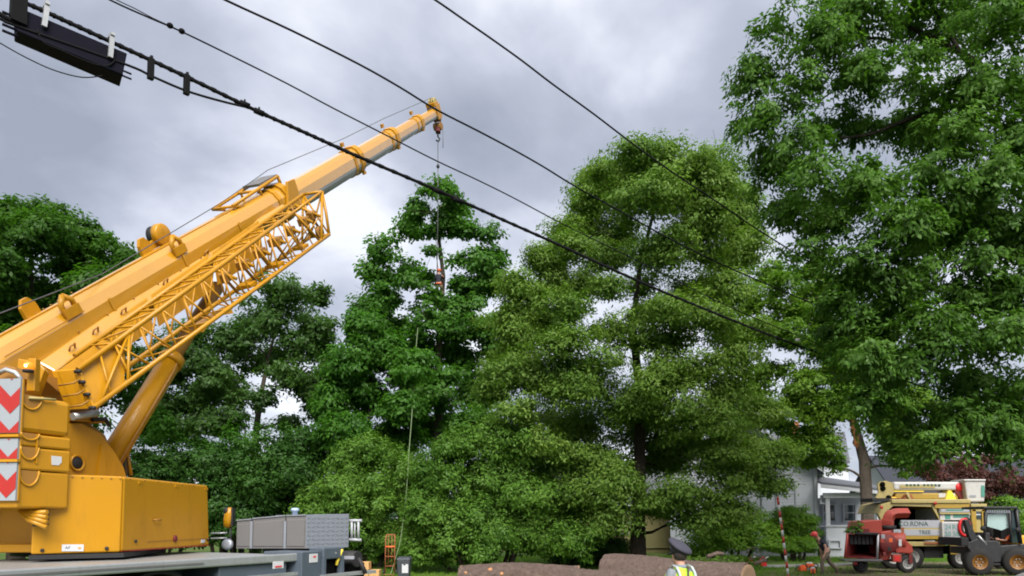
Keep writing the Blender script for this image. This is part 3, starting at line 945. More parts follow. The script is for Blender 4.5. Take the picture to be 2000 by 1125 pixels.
tree("maple_tree", "bright green bushy maple between the crane and the tall tree", "tree",
     [(705, 640, 44, 36), (745, 690, 60, 46), (680, 710, 44, 50), (800, 720, 46, 46), (650, 780, 30, 60), (720, 770, 70, 50), (790, 790, 50, 46), (690, 840, 64, 44), (640, 860, 40, 40), (765, 850, 56, 40)],
     34, [(715, 1092), (716, 900), (722, 800), (722, 700)], 1700, 44, 0.21, LEAF["maple"], BARK["dark"], 0.24, twigs=90, csize=(0.38, 0.26), thick=1.6, inner=.55, up=.5, nsub=10, sub=(.42, .66))
bush("arborvitae", "cone shaped light green hedge tree behind the tool cabinets", "hedge tree",
     [(672, 905, 36, 44), (668, 950, 62, 50), (650, 1000, 74, 60), (715, 1000, 74, 64), (640, 1060, 70, 46), (730, 1060, 80, 46), (760, 960, 50, 60), (775, 1040, 50, 60), (740, 890, 46, 44), (790, 920, 44, 46), (820, 980, 40, 50), (700, 880, 36, 40)],
     31, 1900, 48, 0.16, LEAF["hedge"], csize=(0.20, 0.32), inner=0.62, up=0.35, jit=0.07, aspect=0.42, nsub=12, thick=.6)
bush("arborvitae", "broad rounded mass of light green hedge between the rope and the linden", "hedge tree",
     [(900, 870, 60, 40), (960, 850, 60, 46), (860, 930, 66, 56), (950, 940, 90, 70), (850, 1010, 70, 60), (930, 1040, 100, 60), (1030, 960, 80, 70), (1040, 1040, 100, 60), (1110, 1050, 70, 46), (830, 1070, 50, 36), (1010, 880, 60, 50)],
     29, 2700, 48, 0.15, LEAF["hedge"], csize=(0.20, 0.32), inner=0.62, up=0.35, jit=0.07, aspect=0.42, nsub=12, thick=.6)
tree("linden_tree", "broad yellow green tree with the dark trunk behind the logs", "tree",
     [(1230, 310, 66, 36), (1330, 320, 80, 40), (1400, 350, 50, 46), (1170, 360, 54, 50), (1260, 380, 90, 48), (1370, 400, 80, 44), (1150, 430, 46, 48), (1220, 450, 70, 36), (1440, 430, 44, 50), (1180, 500, 56, 40), (1420, 500, 60, 44), (1290, 500, 70, 34),
      (1150, 560, 46, 34), (1350, 560, 70, 36), (1250, 555, 40, 26), (1070, 520, 46, 40), (1040, 575, 44, 44), (1110, 590, 56, 44), (1020, 650, 44, 44), (1090, 670, 80, 50), (1200, 645, 76, 40), (1290, 650, 80, 42), (1390, 620, 50, 40),
      (1440, 700, 46, 50), (1160, 730, 100, 54), (1270, 730, 90, 50), (1040, 740, 70, 56), (1360, 720, 66, 46), (1000, 790, 44, 36), (1110, 820, 100, 60), (1240, 820, 110, 56), (1360, 810, 90, 56), (1440, 800, 46, 50),
      (1150, 900, 90, 54), (1290, 890, 100, 50), (1400, 890, 80, 50), (1470, 870, 44, 40), (1190, 970, 70, 44), (1330, 960, 84, 40), (1430, 950, 60, 40), (1180, 1020, 50, 30), (1290, 990, 50, 30), (1500, 940, 40, 30), (1010, 720, 50, 50), (1070, 640, 50, 44), (1020, 850, 50, 40), (1080, 880, 70, 46), (1200, 560, 50, 34), (1140, 390, 40, 40), (1440, 390, 40, 50), (1460, 480, 36, 44), (1300, 300, 60, 26), (1170, 320, 40, 30), (1420, 560, 50, 40), (1480, 640, 40, 44), (1490, 800, 40, 36), (1420, 760, 60, 44), (1100, 760, 60, 46), (1300, 600, 60, 30), (1340, 1010, 70, 30), (1420, 1000, 60, 34), (1150, 990, 60, 44), (1220, 360, 70, 50), (1330, 370, 80, 50), (1120, 480, 36, 40), (1050, 620, 60, 50), (1250, 780, 90, 50), (1330, 860, 90, 50), (1400, 320, 44, 36), (1430, 420, 40, 50), (1380, 440, 60, 40), (1310, 470, 60, 30), (1370, 470, 50, 40), (1420, 640, 50, 40), (1520, 880, 40, 34), (1480, 910, 44, 34), (1170, 900, 60, 44), (1120, 950, 60, 44), (1200, 940, 60, 40), (1010, 560, 40, 40), (1000, 620, 44, 50), (990, 700, 44, 50), (1060, 490, 36, 30), (1120, 440, 40, 40), (960, 760, 40, 40), (1090, 560, 50, 40), (1270, 600, 60, 30), (1330, 600, 60, 36)],
     30, [(1245, 1112), (1246, 1020), (1250, 900), (1248, 760), (1236, 640), (1250, 520), (1280, 400)], 9200, 43, 0.155, LEAF["big"], BARK["dark"], 0.40,
     twigs=340, csize=(0.44, 0.28), inner=0.5, aspect=0.42, droop=0.3, thick=3.2, up=.5, nsub=9, sub=(.45, .75), bare=40, limbs=1)
lt = tree("light_tree", "light leaved tree with a torn orange scar on its forked trunk", "tree",
     [(1520, 560, 44, 36), (1580, 590, 50, 44), (1490, 640, 40, 36), (1545, 660, 56, 36), (1620, 660, 60, 50), (1500, 720, 46, 34), (1580, 730, 50, 34), (1530, 790, 46, 30), (1640, 730, 46, 40), (1600, 850, 40, 26), (1740, 800, 50, 50),
      (1750, 880, 40, 46), (1630, 900, 26, 20), (1550, 850, 36, 26), (1700, 700, 70, 60), (1780, 780, 70, 60), (1660, 560, 70, 60), (1590, 520, 40, 40), (1610, 880, 34, 24), (1580, 900, 28, 18), (1480, 800, 40, 30), (1470, 760, 40, 30), (1570, 862, 46, 28), (1530, 872, 40, 28), (1625, 705, 44, 36), (1585, 790, 50, 30), (1500, 540, 44, 44), (1460, 600, 44, 44), (1540, 600, 50, 44), (1600, 630, 50, 40), (1660, 640, 60, 50), (1560, 760, 50, 34), (1620, 790, 50, 34), (1520, 830, 44, 28), (1590, 840, 40, 24), (1610, 800, 34, 26), (1730, 740, 60, 50), (1690, 750, 50, 40), (1640, 775, 44, 26), (1700, 690, 50, 40), (1760, 850, 50, 40), (1450, 660, 40, 36)],
     35.5, [(1697, 1085), (1694, 1000), (1688, 900), (1672, 840), (1655, 790), (1630, 740), (1600, 690)], 2200, 42, 0.19, LEAF["light"], BARK["grey"], 0.42, twigs=150, csize=(0.36, 0.22), bare=50, thick=1.8, inner=.5, up=.55, nsub=7)
for (p, sz) in (((1666, 832), (.10, .07, .50)), ((1673, 862), (.13, .07, .32)), ((1662, 806), (.06, .06, .34))):
    c_ = at(p[0], p[1], 35.18)
    wm = MB().ball(c_, sz, 12)
    wm.v = [tuple(Vector(v) + Vector(rng.normal(size=3) * .035)) for v in wm.v]
    wm.build("bark_scar", M["wound"], lt)
# the near tree: its trunk stands outside the frame and its limbs reach in from there
NEAR_BOUGHS = [(18.6, .13, [(2180, 330), (2080, 240), (1990, 190), (1910, 125), (1860, 95), (1790, 60), (1720, 30), (1640, 0)]),
               (18.3, .08, [(1960, 170), (1890, 120), (1850, 60), (1825, 20), (1800, -40)]),
               (18.2, .10, [(2180, 420), (2060, 330), (1960, 250), (1890, 212), (1840, 212), (1770, 235), (1700, 262), (1640, 270)]),
               (18.0, .045, [(1745, 80), (1700, 75), (1660, 100), (1625, 140), (1600, 180)]),
               (18.0, .045, [(1790, 150), (1720, 160), (1660, 165), (1610, 190), (1590, 220)]),
               (18.4, .09, [(2200, 620), (2100, 540), (2010, 480), (1940, 450), (1860, 430), (1780, 440)]),
               (18.4, .06, [(1960, 560), (1880, 590), (1800, 620), (1730, 680), (1690, 720)])]
near_lobes = [(1760, 850, 46, 34), (1830, 835, 60, 30), (1930, 838, 60, 30), (1995, 845, 50, 34), (1700, 780, 44, 38), (1715, 720, 50, 40), (1650, 640, 50, 44), (1990, 820, 60, 50), (1900, 800, 70, 50), (1520, 30, 44, 44), (1600, 70, 60, 44), (1700, 30, 80, 50), (1820, 40, 80, 50), (1950, 50, 90, 60), (1490, 130, 36, 50), (1570, 160, 60, 46), (1670, 140, 66, 44), (1790, 140, 70, 46), (1910, 150, 80, 60),
              (1480, 220, 42, 46), (1550, 250, 50, 46), (1640, 240, 64, 46), (1750, 235, 66, 44), (1860, 250, 70, 54), (1970, 260, 70, 60), (1500, 310, 46, 44), (1590, 330, 60, 46), (1690, 330, 70, 50), (1800, 340, 80, 54), (1920, 350, 90, 60),
              (1530, 400, 46, 40), (1620, 420, 66, 50), (1730, 430, 80, 54), (1850, 440, 90, 60), (1970, 450, 80, 70), (1580, 490, 40, 34), (1660, 510, 66, 46), (1770, 530, 80, 54), (1890, 540, 80, 60), (1980, 560, 70, 60),
              (1650, 580, 50, 40), (1720, 610, 66, 46), (1830, 630, 80, 54), (1940, 650, 80, 60), (1690, 670, 50, 40), (1780, 700, 70, 46), (1880, 730, 80, 54), (1985, 750, 70, 60), (1750, 780, 50, 40), (1840, 800, 66, 40), (1940, 820, 70, 40),
              (1660, -40, 90, 60), (1850, -50, 110, 70), (2060, 0, 110, 90), (2090, 200, 110, 110), (2110, 420, 120, 120), (2120, 640, 110, 110), (1990, -120, 140, 90), (2200, 100, 120, 160), (2230, 400, 120, 180),
              (1780, 860, 36, 30), (1830, 860, 44, 26)]
tree("overhanging_tree", "large dark green tree reaching in over the chipper and bucket truck", "tree", near_lobes, 18.5,
     [(2260, 1180, 19.5), (2250, 900, 19.5), (2220, 600, 19.2), (2190, 380, 19), (2170, 160, 18.8)], 4800, 52, 0.14, LEAF["right"], BARK["dark"], 0.48,
     twigs=420, csize=(0.30, 0.18), spray=0.55, aspect=0.45, inner=0.5, bare=0, deep=1.0, up=0.6, jit=0.06, rscale=1.0, thick=1.7, face=.7, nsub=5, boughs=NEAR_BOUGHS)
tree("red_maple", "dark red leaved maple behind the bucket of the truck", "tree",
     [(1800, 912, 34, 24), (1850, 925, 44, 24), (1900, 935, 50, 26), (1960, 940, 50, 28), (1810, 900, 40, 30), (1830, 880, 44, 30), (1890, 905, 56, 34), (1960, 900, 46, 34), (1990, 950, 50, 30), (1860, 950, 40, 24), (1930, 965, 50, 22), (2040, 920, 50, 40)],
     46, [(1930, 1080), (1928, 1020), (1925, 960)], 620, 46, 0.18, LEAF["red"], BARK["dark"], 0.16, twigs=60, csize=(0.4, 0.22))
bush("shrub", "loose rhododendron like shrub at the linden's edge near the striped pole", "shrub", [(1450, 1020, 46, 36), (1430, 1050, 40, 30), (1480, 1045, 36, 34), (1400, 1035, 40, 40), (1370, 1060, 40, 30)], 36, 300, 80, 0.12, LEAF["shrub"], csize=(0.4, 0.25), inner=0.6)
bush("shrub", "dark shrub behind the logs, left of the linden trunk", "shrub", [(1170, 1060, 50, 40), (1120, 1070, 50, 36), (1205, 1075, 26, 26)], 33, 240, 90, 0.12, LEAF["ever"], csize=(0.4, 0.25), inner=0.6)
bush("shrub", "round bright green shrub in front of the blue grey house", "shrub", [(1545, 1010, 42, 22), (1525, 1030, 32, 22), (1570, 1028, 30, 22)], 38.5, 200, 90, 0.11, LEAF["shrub"], csize=(0.38, 0.2), inner=0.65)
bush("clipped_hedge", "low clipped hedge below the round bright green shrub", "hedge", [(1520, 1062, 30, 15), (1550, 1062, 30, 15), (1578, 1063, 24, 14)], 37, 220, 90, 0.07, LEAF["shrub"], csize=(0.25, 0.15), inner=0.75, jit=0.04)
bush("shrub", "green shrub beyond the loader cab", "shrub", [(1985, 1010, 30, 36), (2010, 1040, 40, 40), (1960, 985, 24, 20)], 44, 160, 80, 0.14, LEAF["shrub"], csize=(0.45, 0.25), inner=0.6)

# far wood closing the view low down behind everything
fn = 26000
fa = rng.uniform(-1.05, 1.15, fn)
fd = rng.uniform(95, 125, fn)
fx = np.tan(fa) * fd
top = 6.5 + 2.2 * np.sin(fx * 0.11) + 1.6 * np.sin(fx * 0.043 + 1) + 1.0 * np.sin(fx * 0.31)
fP = np.stack([fx, fd, rng.random(fn) ** 0.7 * np.maximum(top, 3)], 1)
fo = leaf_mesh("far_wood", fP, unit(rng.normal(size=(fn, 3)) * 0.6 + np.array([0, -0.4, 0.7])), unit(rng.normal(size=(fn, 3))), rng.uniform(0.7, 1.5, fn), rng.uniform(0.5, 0.9, fn), LEAF["far"], None)
tag(fo, None, None, None, "stuff")

# ------------------------------------------------------------------ the mobile crane
UZ = V(0, 0, 1)
BF = at(82, 672, 10.4)
BT = at(848, 218, 23.0)
bu = (BT - BF).normalized()
br = V(bu.y, -bu.x, 0).normalized()
bw = br.cross(bu)
uh = V(bu.x, bu.y, 0).normalized()


def bq(s, a, b):
    return BF + bu * s + br * a + bw * b


def project(p):
    q = p - V(0, 0, CAM_Z)
    zc = q.y * CP + q.z * SP
    yc = -q.y * SP + q.z * CP
    return 1000 + FPX * q.x / zc, PPY - FPX * yc / zc


def s_at_px(px, a=0.0, b=0.0):
    lo, hi = -4.0, 22.0
    for _ in range(50):
        m = (lo + hi) / 2
        if project(bq(m, a, b))[0] < px: lo = m
        else: hi = m
    return lo


crane = thing("mobile_crane", "orange yellow mobile crane with its telescopic boom raised over the trees", "crane", gat(160, 10.5))
boom = group_part("boom", crane)


def boom_profile(H, grow=1.0):
    W = H * 0.80 * grow; H = H * grow
    pts = [(-.18 * W, .5 * H), (.18 * W, .5 * H), (.36 * W, .40 * H), (.5 * W, .20 * H), (.5 * W, -.12 * H)]
    for k in range(1, 6):
        th = k / 6 * math.pi / 2
        pts.append((.5 * W * math.cos(th), -.12 * H - .38 * H * math.sin(th)))
    pts.append((0, -.5 * H))
    pts += [(-x, y) for (x, y) in pts[5:10][::-1]]
    pts += [(-.5 * W, -.12 * H), (-.5 * W, .20 * H), (-.36 * W, .40 * H)]
    return pts


def boom_len(s0, s1, H, shift, m, name, grow=1.0, under=False):
    pr = boom_profile(H, grow)
    n = len(pr)
    mb = MB()
    vs = [bq(s0, a, b + shift) for a, b in pr] + [bq(s1, a, b + shift) for a, b in pr]
    for i in range(n):
        j = (i + 1) % n
        mid = (pr[i][1] + pr[j][1]) / 2
        mb.m = 1 if under and mid < -0.16 * H else 0
        mb._add([vs[i], vs[j], vs[n + j], vs[n + i]], [(0, 1, 2, 3)], False)
    mb.m = 0
    mb._add(vs, [tuple(range(n)), tuple(range(n, 2 * n))[::-1]])
    return mb.build(name, [m, M["silver"]] if under else m, boom)


sec_px = [(545, 0.72), (690, None), (763, None), (815, None), (846, None)]
s_ends = [s_at_px(p) for p, _ in sec_px]
Hs = [0.72, 0.62, 0.53, 0.43, 0.34]
sh = [0.0, -0.03, -0.05, -0.06, -0.06]
prev = -2.6
for i, (s1, H) in enumerate(zip(s_ends, Hs)):
    o = boom_len(prev, s1, H, sh[i], M["crane_boom"], "boom_section", under=i > 0)
    if i < 4:
        boom_len(s1 - 0.10, s1 + 0.10, H, sh[i], M["crane"], "boom_collar", 1.13)
        boom_len(s1 - 0.42, s1 - 0.30, H, sh[i], M["crane"], "boom_collar", 1.07)
    prev = s1 + 0.02 if i < 4 else s1
# small plates on the collars' top edges
for i in range(1, 4):
    MB().box(bq(s_ends[i] + .02, -Hs[i] * .32, Hs[i] * .62), (0.12, 0.06, 0.10), (bu, br, bw)).build("collar_lug", M["crane"], boom)
    MB().box(bq(s_ends[i] + .02, Hs[i] * .30, -Hs[i] * .58), (0.12, 0.06, 0.07), (bu, br, bw)).build("collar_lug", M["crane"], boom)
# head with sheaves
hd = MB()
e = s_ends[4]
hd.box(bq(e + .12, -.15, -.02), (0.36, 0.03, 0.42), (bu, br, bw)).box(bq(e + .12, .15, -.02), (0.36, 0.03, 0.42), (bu, br, bw))
hd.box(bq(e + .05, 0, .22), (0.34, 0.30, 0.10), (bu, br, bw))
hd.build("boom_head", M["crane"], boom)
for (da, db) in ((.16, .26), (.22, -.20)):
    for k in (-.08, 0, .08):
        MB().lathe([(0.12, -.02), (0.14, -.02), (0.12, 0), (0.14, .02), (0.12, .02)], bq(e + da, k, db), br, 18).build("sheave", M["crane_in"] if db < 0 else M["cream"], boom)
# lugs and guides along the base section
def lug(px, a, b, w=0.10, h=0.26):
    s = s_at_px(px, a, b)
    mb = MB()
    for t in (-.11, .11):
        mb.tube([bq(s + t, a, b - .02), bq(s + t, a, b + h * .6), bq(s, a, b + h)], w * .42, 8)
    mb.box(bq(s, a + .03, b + .02), (0.30, 0.04, 0.14), (bu, br, bw))
    return mb.build("rope_guide", M["crane"], boom)


lug(140, .26, .24); lug(350, .26, .24)
for px in (62, 286):
    s = s_at_px(px, -.18, .36)
    MB().prism([bq(s - .14, -.2, .33), bq(s + .14, -.2, .33), bq(s + .13, -.2, .50), bq(s + .05, -.2, .60), bq(s - .05, -.2, .60), bq(s - .13, -.2, .50)], br * .06).build("lifting_eye", M["crane"], boom)
s = s_at_px(312, -.20, .48)
MB().lathe([(0.05, -.10), (0.165, -.10), (0.165, -.02), (0.165, .02)], bq(s, -.24, .50), br, 26).build("hose_reel", M["black"], boom)
MB().lathe([(0.13, .02), (0.19, .03), (0.19, .13), (0.17, .15), (0.04, .15)], bq(s, -.24, .50), br, 28).build("reel_cover", M["crane"], boom)
MB().prism([bq(s - .42, -.26, .34), bq(s + .1, -.26, .34), bq(s + .05, -.26, .5), bq(s - .3, -.26, .46)], br * .06).build("reel_bracket", M["crane"], boom)
for k in range(11):                                     # a row of small bolts on the upper plate
    MB().lathe([(0.014, 0), (0.014, .012), (0.006, .016)], bq(-.55 + k * .16, -.02 - .016 * k, .36), bw, 8).build("bolt", M["crane_in"], boom)
MB().box(bq(-.08, .305, .19), (1.5, 0.008, 0.012), (bu, br, bw)).build("weld_seam", M["crane_in"], boom)
MB().tube([bq(-1, .02, .372), bq(2, .05, .372), bq(5.2, .1, .368)], 0.014, 6).build("hydraulic_line", M["crane"], boom)
# guard frame over the end of the base section
g = MB()
gs0, gs1 = s_at_px(428, -.2, .4), s_at_px(545, 0, .3)
for a in (-.34, .12):
    g.tube([bq(gs0, a, .43), bq(gs1 - .1, a, .52)], 0.035, 8)
    g.tube([bq(gs0, a, .43), bq(gs0 + .35, a, .32)], 0.03, 8)
    g.tube([bq(gs1 - .1, a, .52), bq(gs1 - .1, a, .34)], 0.035, 8)
    g.tube([bq(gs1 - .9, a, .48), bq(gs1 - .9, a, .34)], 0.025, 8)
for t in (0, .5, .97):
    sx = gs0 + (gs1 - .1 - gs0) * t
    g.tube([bq(sx, -.34, .43 + .09 * t), bq(sx, .12, .43 + .09 * t)], 0.03, 8)
g.build("guard_frame", M["crane"], boom)
MB().box(bq(gs1 - .45, -.1, .535), (0.75, 0.40, 0.05), (bu, br, bw)).build("roller_tray", M["cab_grey"], boom)
MB().prism([bq(gs1 - .5, .30, -.1), bq(gs1 + .1, .30, -.2), bq(gs1 + .12, .30, .38), bq(gs1 - .18, .30, .40)], br * .06).build("end_plate", M["crane"], boom, 0.01)

# hoist rope along the top of the boom
tip_top = bq(s_ends[4] + .16, 0, .40)
MB().tube([at(-60, 638, 8.7), at(0, 612, 9.2), at(200, 535, 11.2), bq(gs0 + .1, -.12, .52), bq(gs1, -.12, .66), bq(s_ends[1], -.1, .52), bq(s_ends[2], -.08, .50), tip_top], 0.008, 6).build("hoist_rope", M["rope"], crane)

# fly jib folded along the right side of the boom
jib = group_part("fly_jib", crane)
NT0, NT1 = at(152, 722, 9.75), at(629, 374, 15.0)
NB0, NB1 = at(182, 797, 9.75), at(643, 458, 15.0)
jw = -br * 0.46
FT0, FT1, FB0, FB1 = NT0 + jw, NT1 + jw * 1.0, NB0 + jw, NB1 + jw


def lp(a, b, t): return a.lerp(b, t)


def bar(a, b, r, name="brace", m="crane", n=8):
    return MB().tube([a, b], r * .85, n).build(name, M[m], jib)


bar(NT0, lp(NT0, NT1, .83), 0.042, "chord", n=12); bar(lp(NT0, NT1, .83), NT1, 0.03, "chord", n=12); bar(NB0, NB1, 0.042, "chord", n=12)
bar(lp(FT0, FT1, .06), FT1, 0.042, "chord", n=12); bar(lp(FB0, FB1, .10), FB1, 0.042, "chord", n=12)
NPAN = 10
ts = [0.10 + 0.74 * k / NPAN for k in range(NPAN + 1)]
for k in range(NPAN):
    t0, t1 = ts[k], ts[k + 1]
    tm = (t0 + t1) / 2
    # near side: upright then diagonal
    bar(lp(NT0, NT1, t0), lp(NB0, NB1, t0 + .012), 0.020)
    bar(lp(NT0, NT1, t0), lp(NB0, NB1, t1), 0.020)
    # far side
    bar(lp(FT0, FT1, t0), lp(FB0, FB1, t0), 0.018)
    bar(lp(FT0, FT1, t1), lp(FB0, FB1, t0), 0.018)
    # top lattice and bottom lattice
    bar(lp(NT0, NT1, t0), lp(FT0, FT1, t0), 0.020)
    bar(lp(NT0, NT1, t1), lp(FT0, FT1, t0 + .01), 0.016)
    bar(lp(NB0, NB1, t0), lp(FB0, FB1, tm), 0.016)
    bar(lp(FB0, FB1, tm), lp(NB0, NB1, t1), 0.016)
bar(lp(NT0, NT1, .83), lp(NB0, NB1, .94), 0.028); bar(lp(FT0, FT1, .83), lp(FB0, FB1, .94), 0.026); bar(lp(NT0, NT1, .83), lp(FT0, FT1, .83), 0.026)
bar(NT1, lp(NB0, NB1, .95), 0.034); bar(FT1, lp(FB0, FB1, .95), 0.03)
for k in range(4):
    t0 = .80 + .05 * k
    bar(lp(NB0, NB1, t0), lp(FT0, FT1, t0 + .02), 0.018, m="crane_in"); bar(lp(FB0, FB1, t0), lp(lp(NT0, NT1, t0), lp(NB0, NB1, t0), .5), 0.016)
# solid foot of the jib
fp = [lp(NT0, NT1, .0) + jw * .15, lp(NT0, NT1, .145) + jw * .15, lp(NB0, NB1, .10) + jw * .15, lp(NB0, NB1, 0) + jw * .15]
MB().prism(fp, jw * 0.04).build("foot_plate", M["crane"], jib)
fp2 = [p + jw * .6 for p in fp]
MB().prism(fp2, jw * 0.04).build("foot_plate", M["crane"], jib)
MB().hexa([NT0, NB0, FB0, FT0], [p + bu * .04 for p in (NT0, NB0, FB0, FT0)]).build("foot_frame", M["crane"], jib)
bar(lp(NT0, NT1, .145), lp(NB0, NB1, .02), 0.024); bar(lp(NT0, NT1, .06), lp(NB0, NB1, .05), 0.02); bar(lp(NT0, NT1, .145), lp(NB0, NB1, .10), 0.026)
for k in range(3):
    q_ = lp(NT0, NB0, .2 + .28 * k)
    MB().tube([q_ - bu * .05 + br * .03, q_ - bu * .16 + br * .02, q_ - bu * .2 - br * .2], .012, 7).build("hose", M["crane_in"], jib)
for t in (0.02, .3, .62, .97):
    p = lp(NT0, NB0, t)
    MB().lathe([(0.022, -.04), (0.026, -.04), (0.026, .04), (0.016, .05)], p - bu * .03 + br * .02, br, 12).build("pin", M["black"], jib)
# main box beam of the jib
K0, K1 = at(90, 731, 10.1), at(455, 470, 13.9)
kd = (K1 - K0).normalized(); kz0 = br.cross(kd); kx = (br * .77 - kz0 * .64).normalized(); kz = kx.cross(kd)
MB().box((K0 + K1) / 2, ((K1 - K0).length, 0.26, 0.28), (kd, kx, kz)).build("box_beam", M["crane_boom"], jib, 0.025)
K2 = at(556, 408, 15.0)
MB().box((K1 + K2) / 2, ((K2 - K1).length, 0.14, 0.17), ((K2 - K1).normalized(), kx, kx.cross((K2 - K1).normalized()))).build("box_beam", M["crane_boom"], jib, 0.015)
MB().box(lp(K0, K1, .07) + kx * .123 + kz * .0, (0.36, 0.006, 0.11), (kd, kx, kz)).build("sticker", M["label"], jib)
MB().box(lp(K0, K1, .085) + kz * .128, (0.40, 0.14, 0.006), (kd, kx, kz)).build("sticker", M["label"], jib)
for t in (.1, .2, .33, .55, .8):
    p = lp(K0, K1, t) + kz * .13
    MB().tube([p - kd * .06, p + kz * .09 - kd * .05, p + kz * .09 + kd * .05, p + kd * .06], 0.014, 7).build("handle", M["crane_in"], jib)
    MB().box(lp(K0, K1, t) + kx * .13 - kz * .03, (0.10, 0.05, 0.16), (kd, kx, kz)).build("bracket", M["crane"], jib)
# shaded web behind the lattice, brackets to the boom
for (ta, tb, hh) in ((.10, .32, .16), (.34, .56, .14), (.58, .80, .16)):
    q = [lp(FT0, FT1, ta) + jw * .5, lp(FT0, FT1, tb) + jw * .5, lp(FB0, FB1, tb) + jw * .5 + bw * hh, lp(FB0, FB1, ta) + jw * .5 + bw * hh]
    MB().prism(q, jw * .05).build("web_plate", M["crane"], jib)
# end of the jib: swing frame with sheave and pins
A, B = NT1, NB1
C2 = at(690 / 1.0 - 50, 445, 15.0)
ef = MB()
ef.tube([A, lp(A, B, .5) + bu * .02, B], 0.03, 8).tube([FT1, lp(FT1, FB1, .5) + bu * .02, FB1], 0.028, 8).tube([A, FT1], 0.03, 8).tube([B, FB1], 0.03, 8)
ef.tube([A, FB1], 0.02, 7).tube([B, FT1], 0.02, 7)
ef.build("end_frame", M["crane"], jib)
MB().lathe([(0.05, -.03), (0.13, -.03), (0.11, 0), (0.13, .03), (0.05, .03)], lp(B, FB1, .5) + bu * .05 + bw * .06, br, 18).build("end_sheave", M["crane_in"], jib)
for t, l in ((.52, .3), (.60, .5), (.68, .42), (.76, .6), (.84, .4), (.92, .46), (.97, .3)):
    p = lp(lp(NT0, NT1, t), lp(FB0, FB1, t), .45)
    MB().box(p, (0.20, l * .4, 0.15), (bu, br, bw)).build("clamp_block", M["crane_in"], jib, 0.01)
    MB().tube([p + bw * .1 - bu * .1, p - bw * .35 + bu * .14], 0.028, 7).build("clamp_arm", M["crane_in"], jib)
    MB().tube([p - br * .3 + bw * .25, p + br * .2 - bw * .05], 0.03, 8).build("clamp_pin", M["crane"], jib)
for t in (.60, .74, .88):
    MB().box(lp(NB0, NB1, t) + jw * .5 + bw * .05, (0.22, 0.30, 0.06), (bu, br, bw)).build("clamp_plate", M["crane"], jib)
MB().prism([at(395, 632, 12.2), at(450, 598, 12.9), at(456, 612, 12.9), at(420, 618, 12.6), at(398, 648, 12.2)], jw * .4).build("support_arm", M["crane"], jib)

for k in range(9):                                       # stiffener plates and bolts on the boom's flank
    p_ = bq(.4 + k * .62, .302, -.02)
    MB().lathe([(.016, 0), (.016, .010), (.008, .014)], p_, br, 10).build("bolt", M["crane_in"], boom)
for s_ in (1.2, 3.1, 4.9):
    MB().box(bq(s_, .302, .02), (.05, .012, .30), (bu, br, bw)).build("stiffener", M["crane_boom"], boom)
# luffing cylinder
LC0, LC1 = at(196, 930, 11.0), at(333, 706, 12.3)
ld = (LC1 - LC0).normalized()
lu = group_part("luffing_cylinder", crane)
MB().tube([LC0, LC1], 0.175, 28).build("barrel", M["crane"], lu)
MB().tube([LC1 - ld * .06, LC1 + ld * .10], 0.20, 28).build("gland", M["crane"], lu)
MB().tube([LC1, at(425, 560, 13.5)], 0.12, 20).build("rod", M["crane_in"], lu)  # coloured dark orange for the shading behind the lattice, not chrome
MB().tube([LC0 + br * .22 - ld * .1, LC1 + br * .2 - ld * .3, LC1 + br * .16], 0.02, 7).build("feed_pipe", M["crane_in"], lu)

# slewing frame
p0 = at(150, 900, 10.1)
def onr(px, py, off=0.0): return on_plane(px, py, p0 - br * off, br)
poly = [onr(118, 828), onr(160, 826), onr(196, 846), onr(224, 882), onr(242, 912), onr(250, 940), onr(250, 990), onr(118, 990)]
MB().prism(poly, -br * .10).build("slewing_frame", M["crane"], crane, 0.012)
poly2 = [q - br * .95 for q in poly]
MB().prism(poly2, -br * .10).build("slewing_frame", M["crane"], crane, 0.012)
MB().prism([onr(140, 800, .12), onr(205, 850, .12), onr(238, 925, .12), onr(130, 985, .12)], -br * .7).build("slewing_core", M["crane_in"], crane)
MB().lathe([(0.10, -.01), (0.115, -.01), (0.115, .03), (0.10, .03), (0.085, .012), (0.02, .012)], onr(150, 904), br, 22).build("grille_ring", M["crane"], crane)
MB().lathe([(0.09, 0), (0.085, .014), (0.01, .016)], onr(150, 904), br, 18).build("grille", M["black"], crane)
MB().prism([onr(196, 868), onr(204, 886), onr(204, 930), onr(188, 930)], br * .03).build("rib_plate", M["crane"], crane)
# floor of the jib cradle and dark works under the boom foot
MB().prism([onr(134, 806, -.05), onr(190, 812, -.05), onr(215, 826, -.05), onr(140, 822, -.05)], -br * 1.0).build("cradle_plate", M["crane"], crane, 0.01)
MB().tube([onr(142, 814, -.12), onr(190, 806, -.12)], 0.05, 12).build("cradle_cylinder", M["steel"], crane)
MB().tube([onr(180, 820, -.1), onr(206, 818, -.1), onr(214, 832, -.1)], 0.03, 10).build("cradle_hose", M["black"], crane)
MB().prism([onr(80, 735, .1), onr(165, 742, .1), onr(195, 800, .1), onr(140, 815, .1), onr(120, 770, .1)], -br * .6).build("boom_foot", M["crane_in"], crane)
# operator's cab on the far side, seen past the frame
cq = at(238, 905, 11.9)
MB().box(cq - br * 1.0 - uh * .5 + V(0, 0, .0), (1.3, 0.9, 1.1), (uh, br, UZ)).build("operator_cab", M["crane"], crane, 0.05)
MB().prism([at(226, 884, 11.2), at(246, 880, 11.6), at(252, 926, 11.6), at(236, 926, 11.2)], -br * .03).build("cab_window", M["win"], crane)
MB().tube([at(247, 878, 11.62), at(256, 928, 11.62)], 0.03, 8).build("cab_pillar", M["crane"], crane)

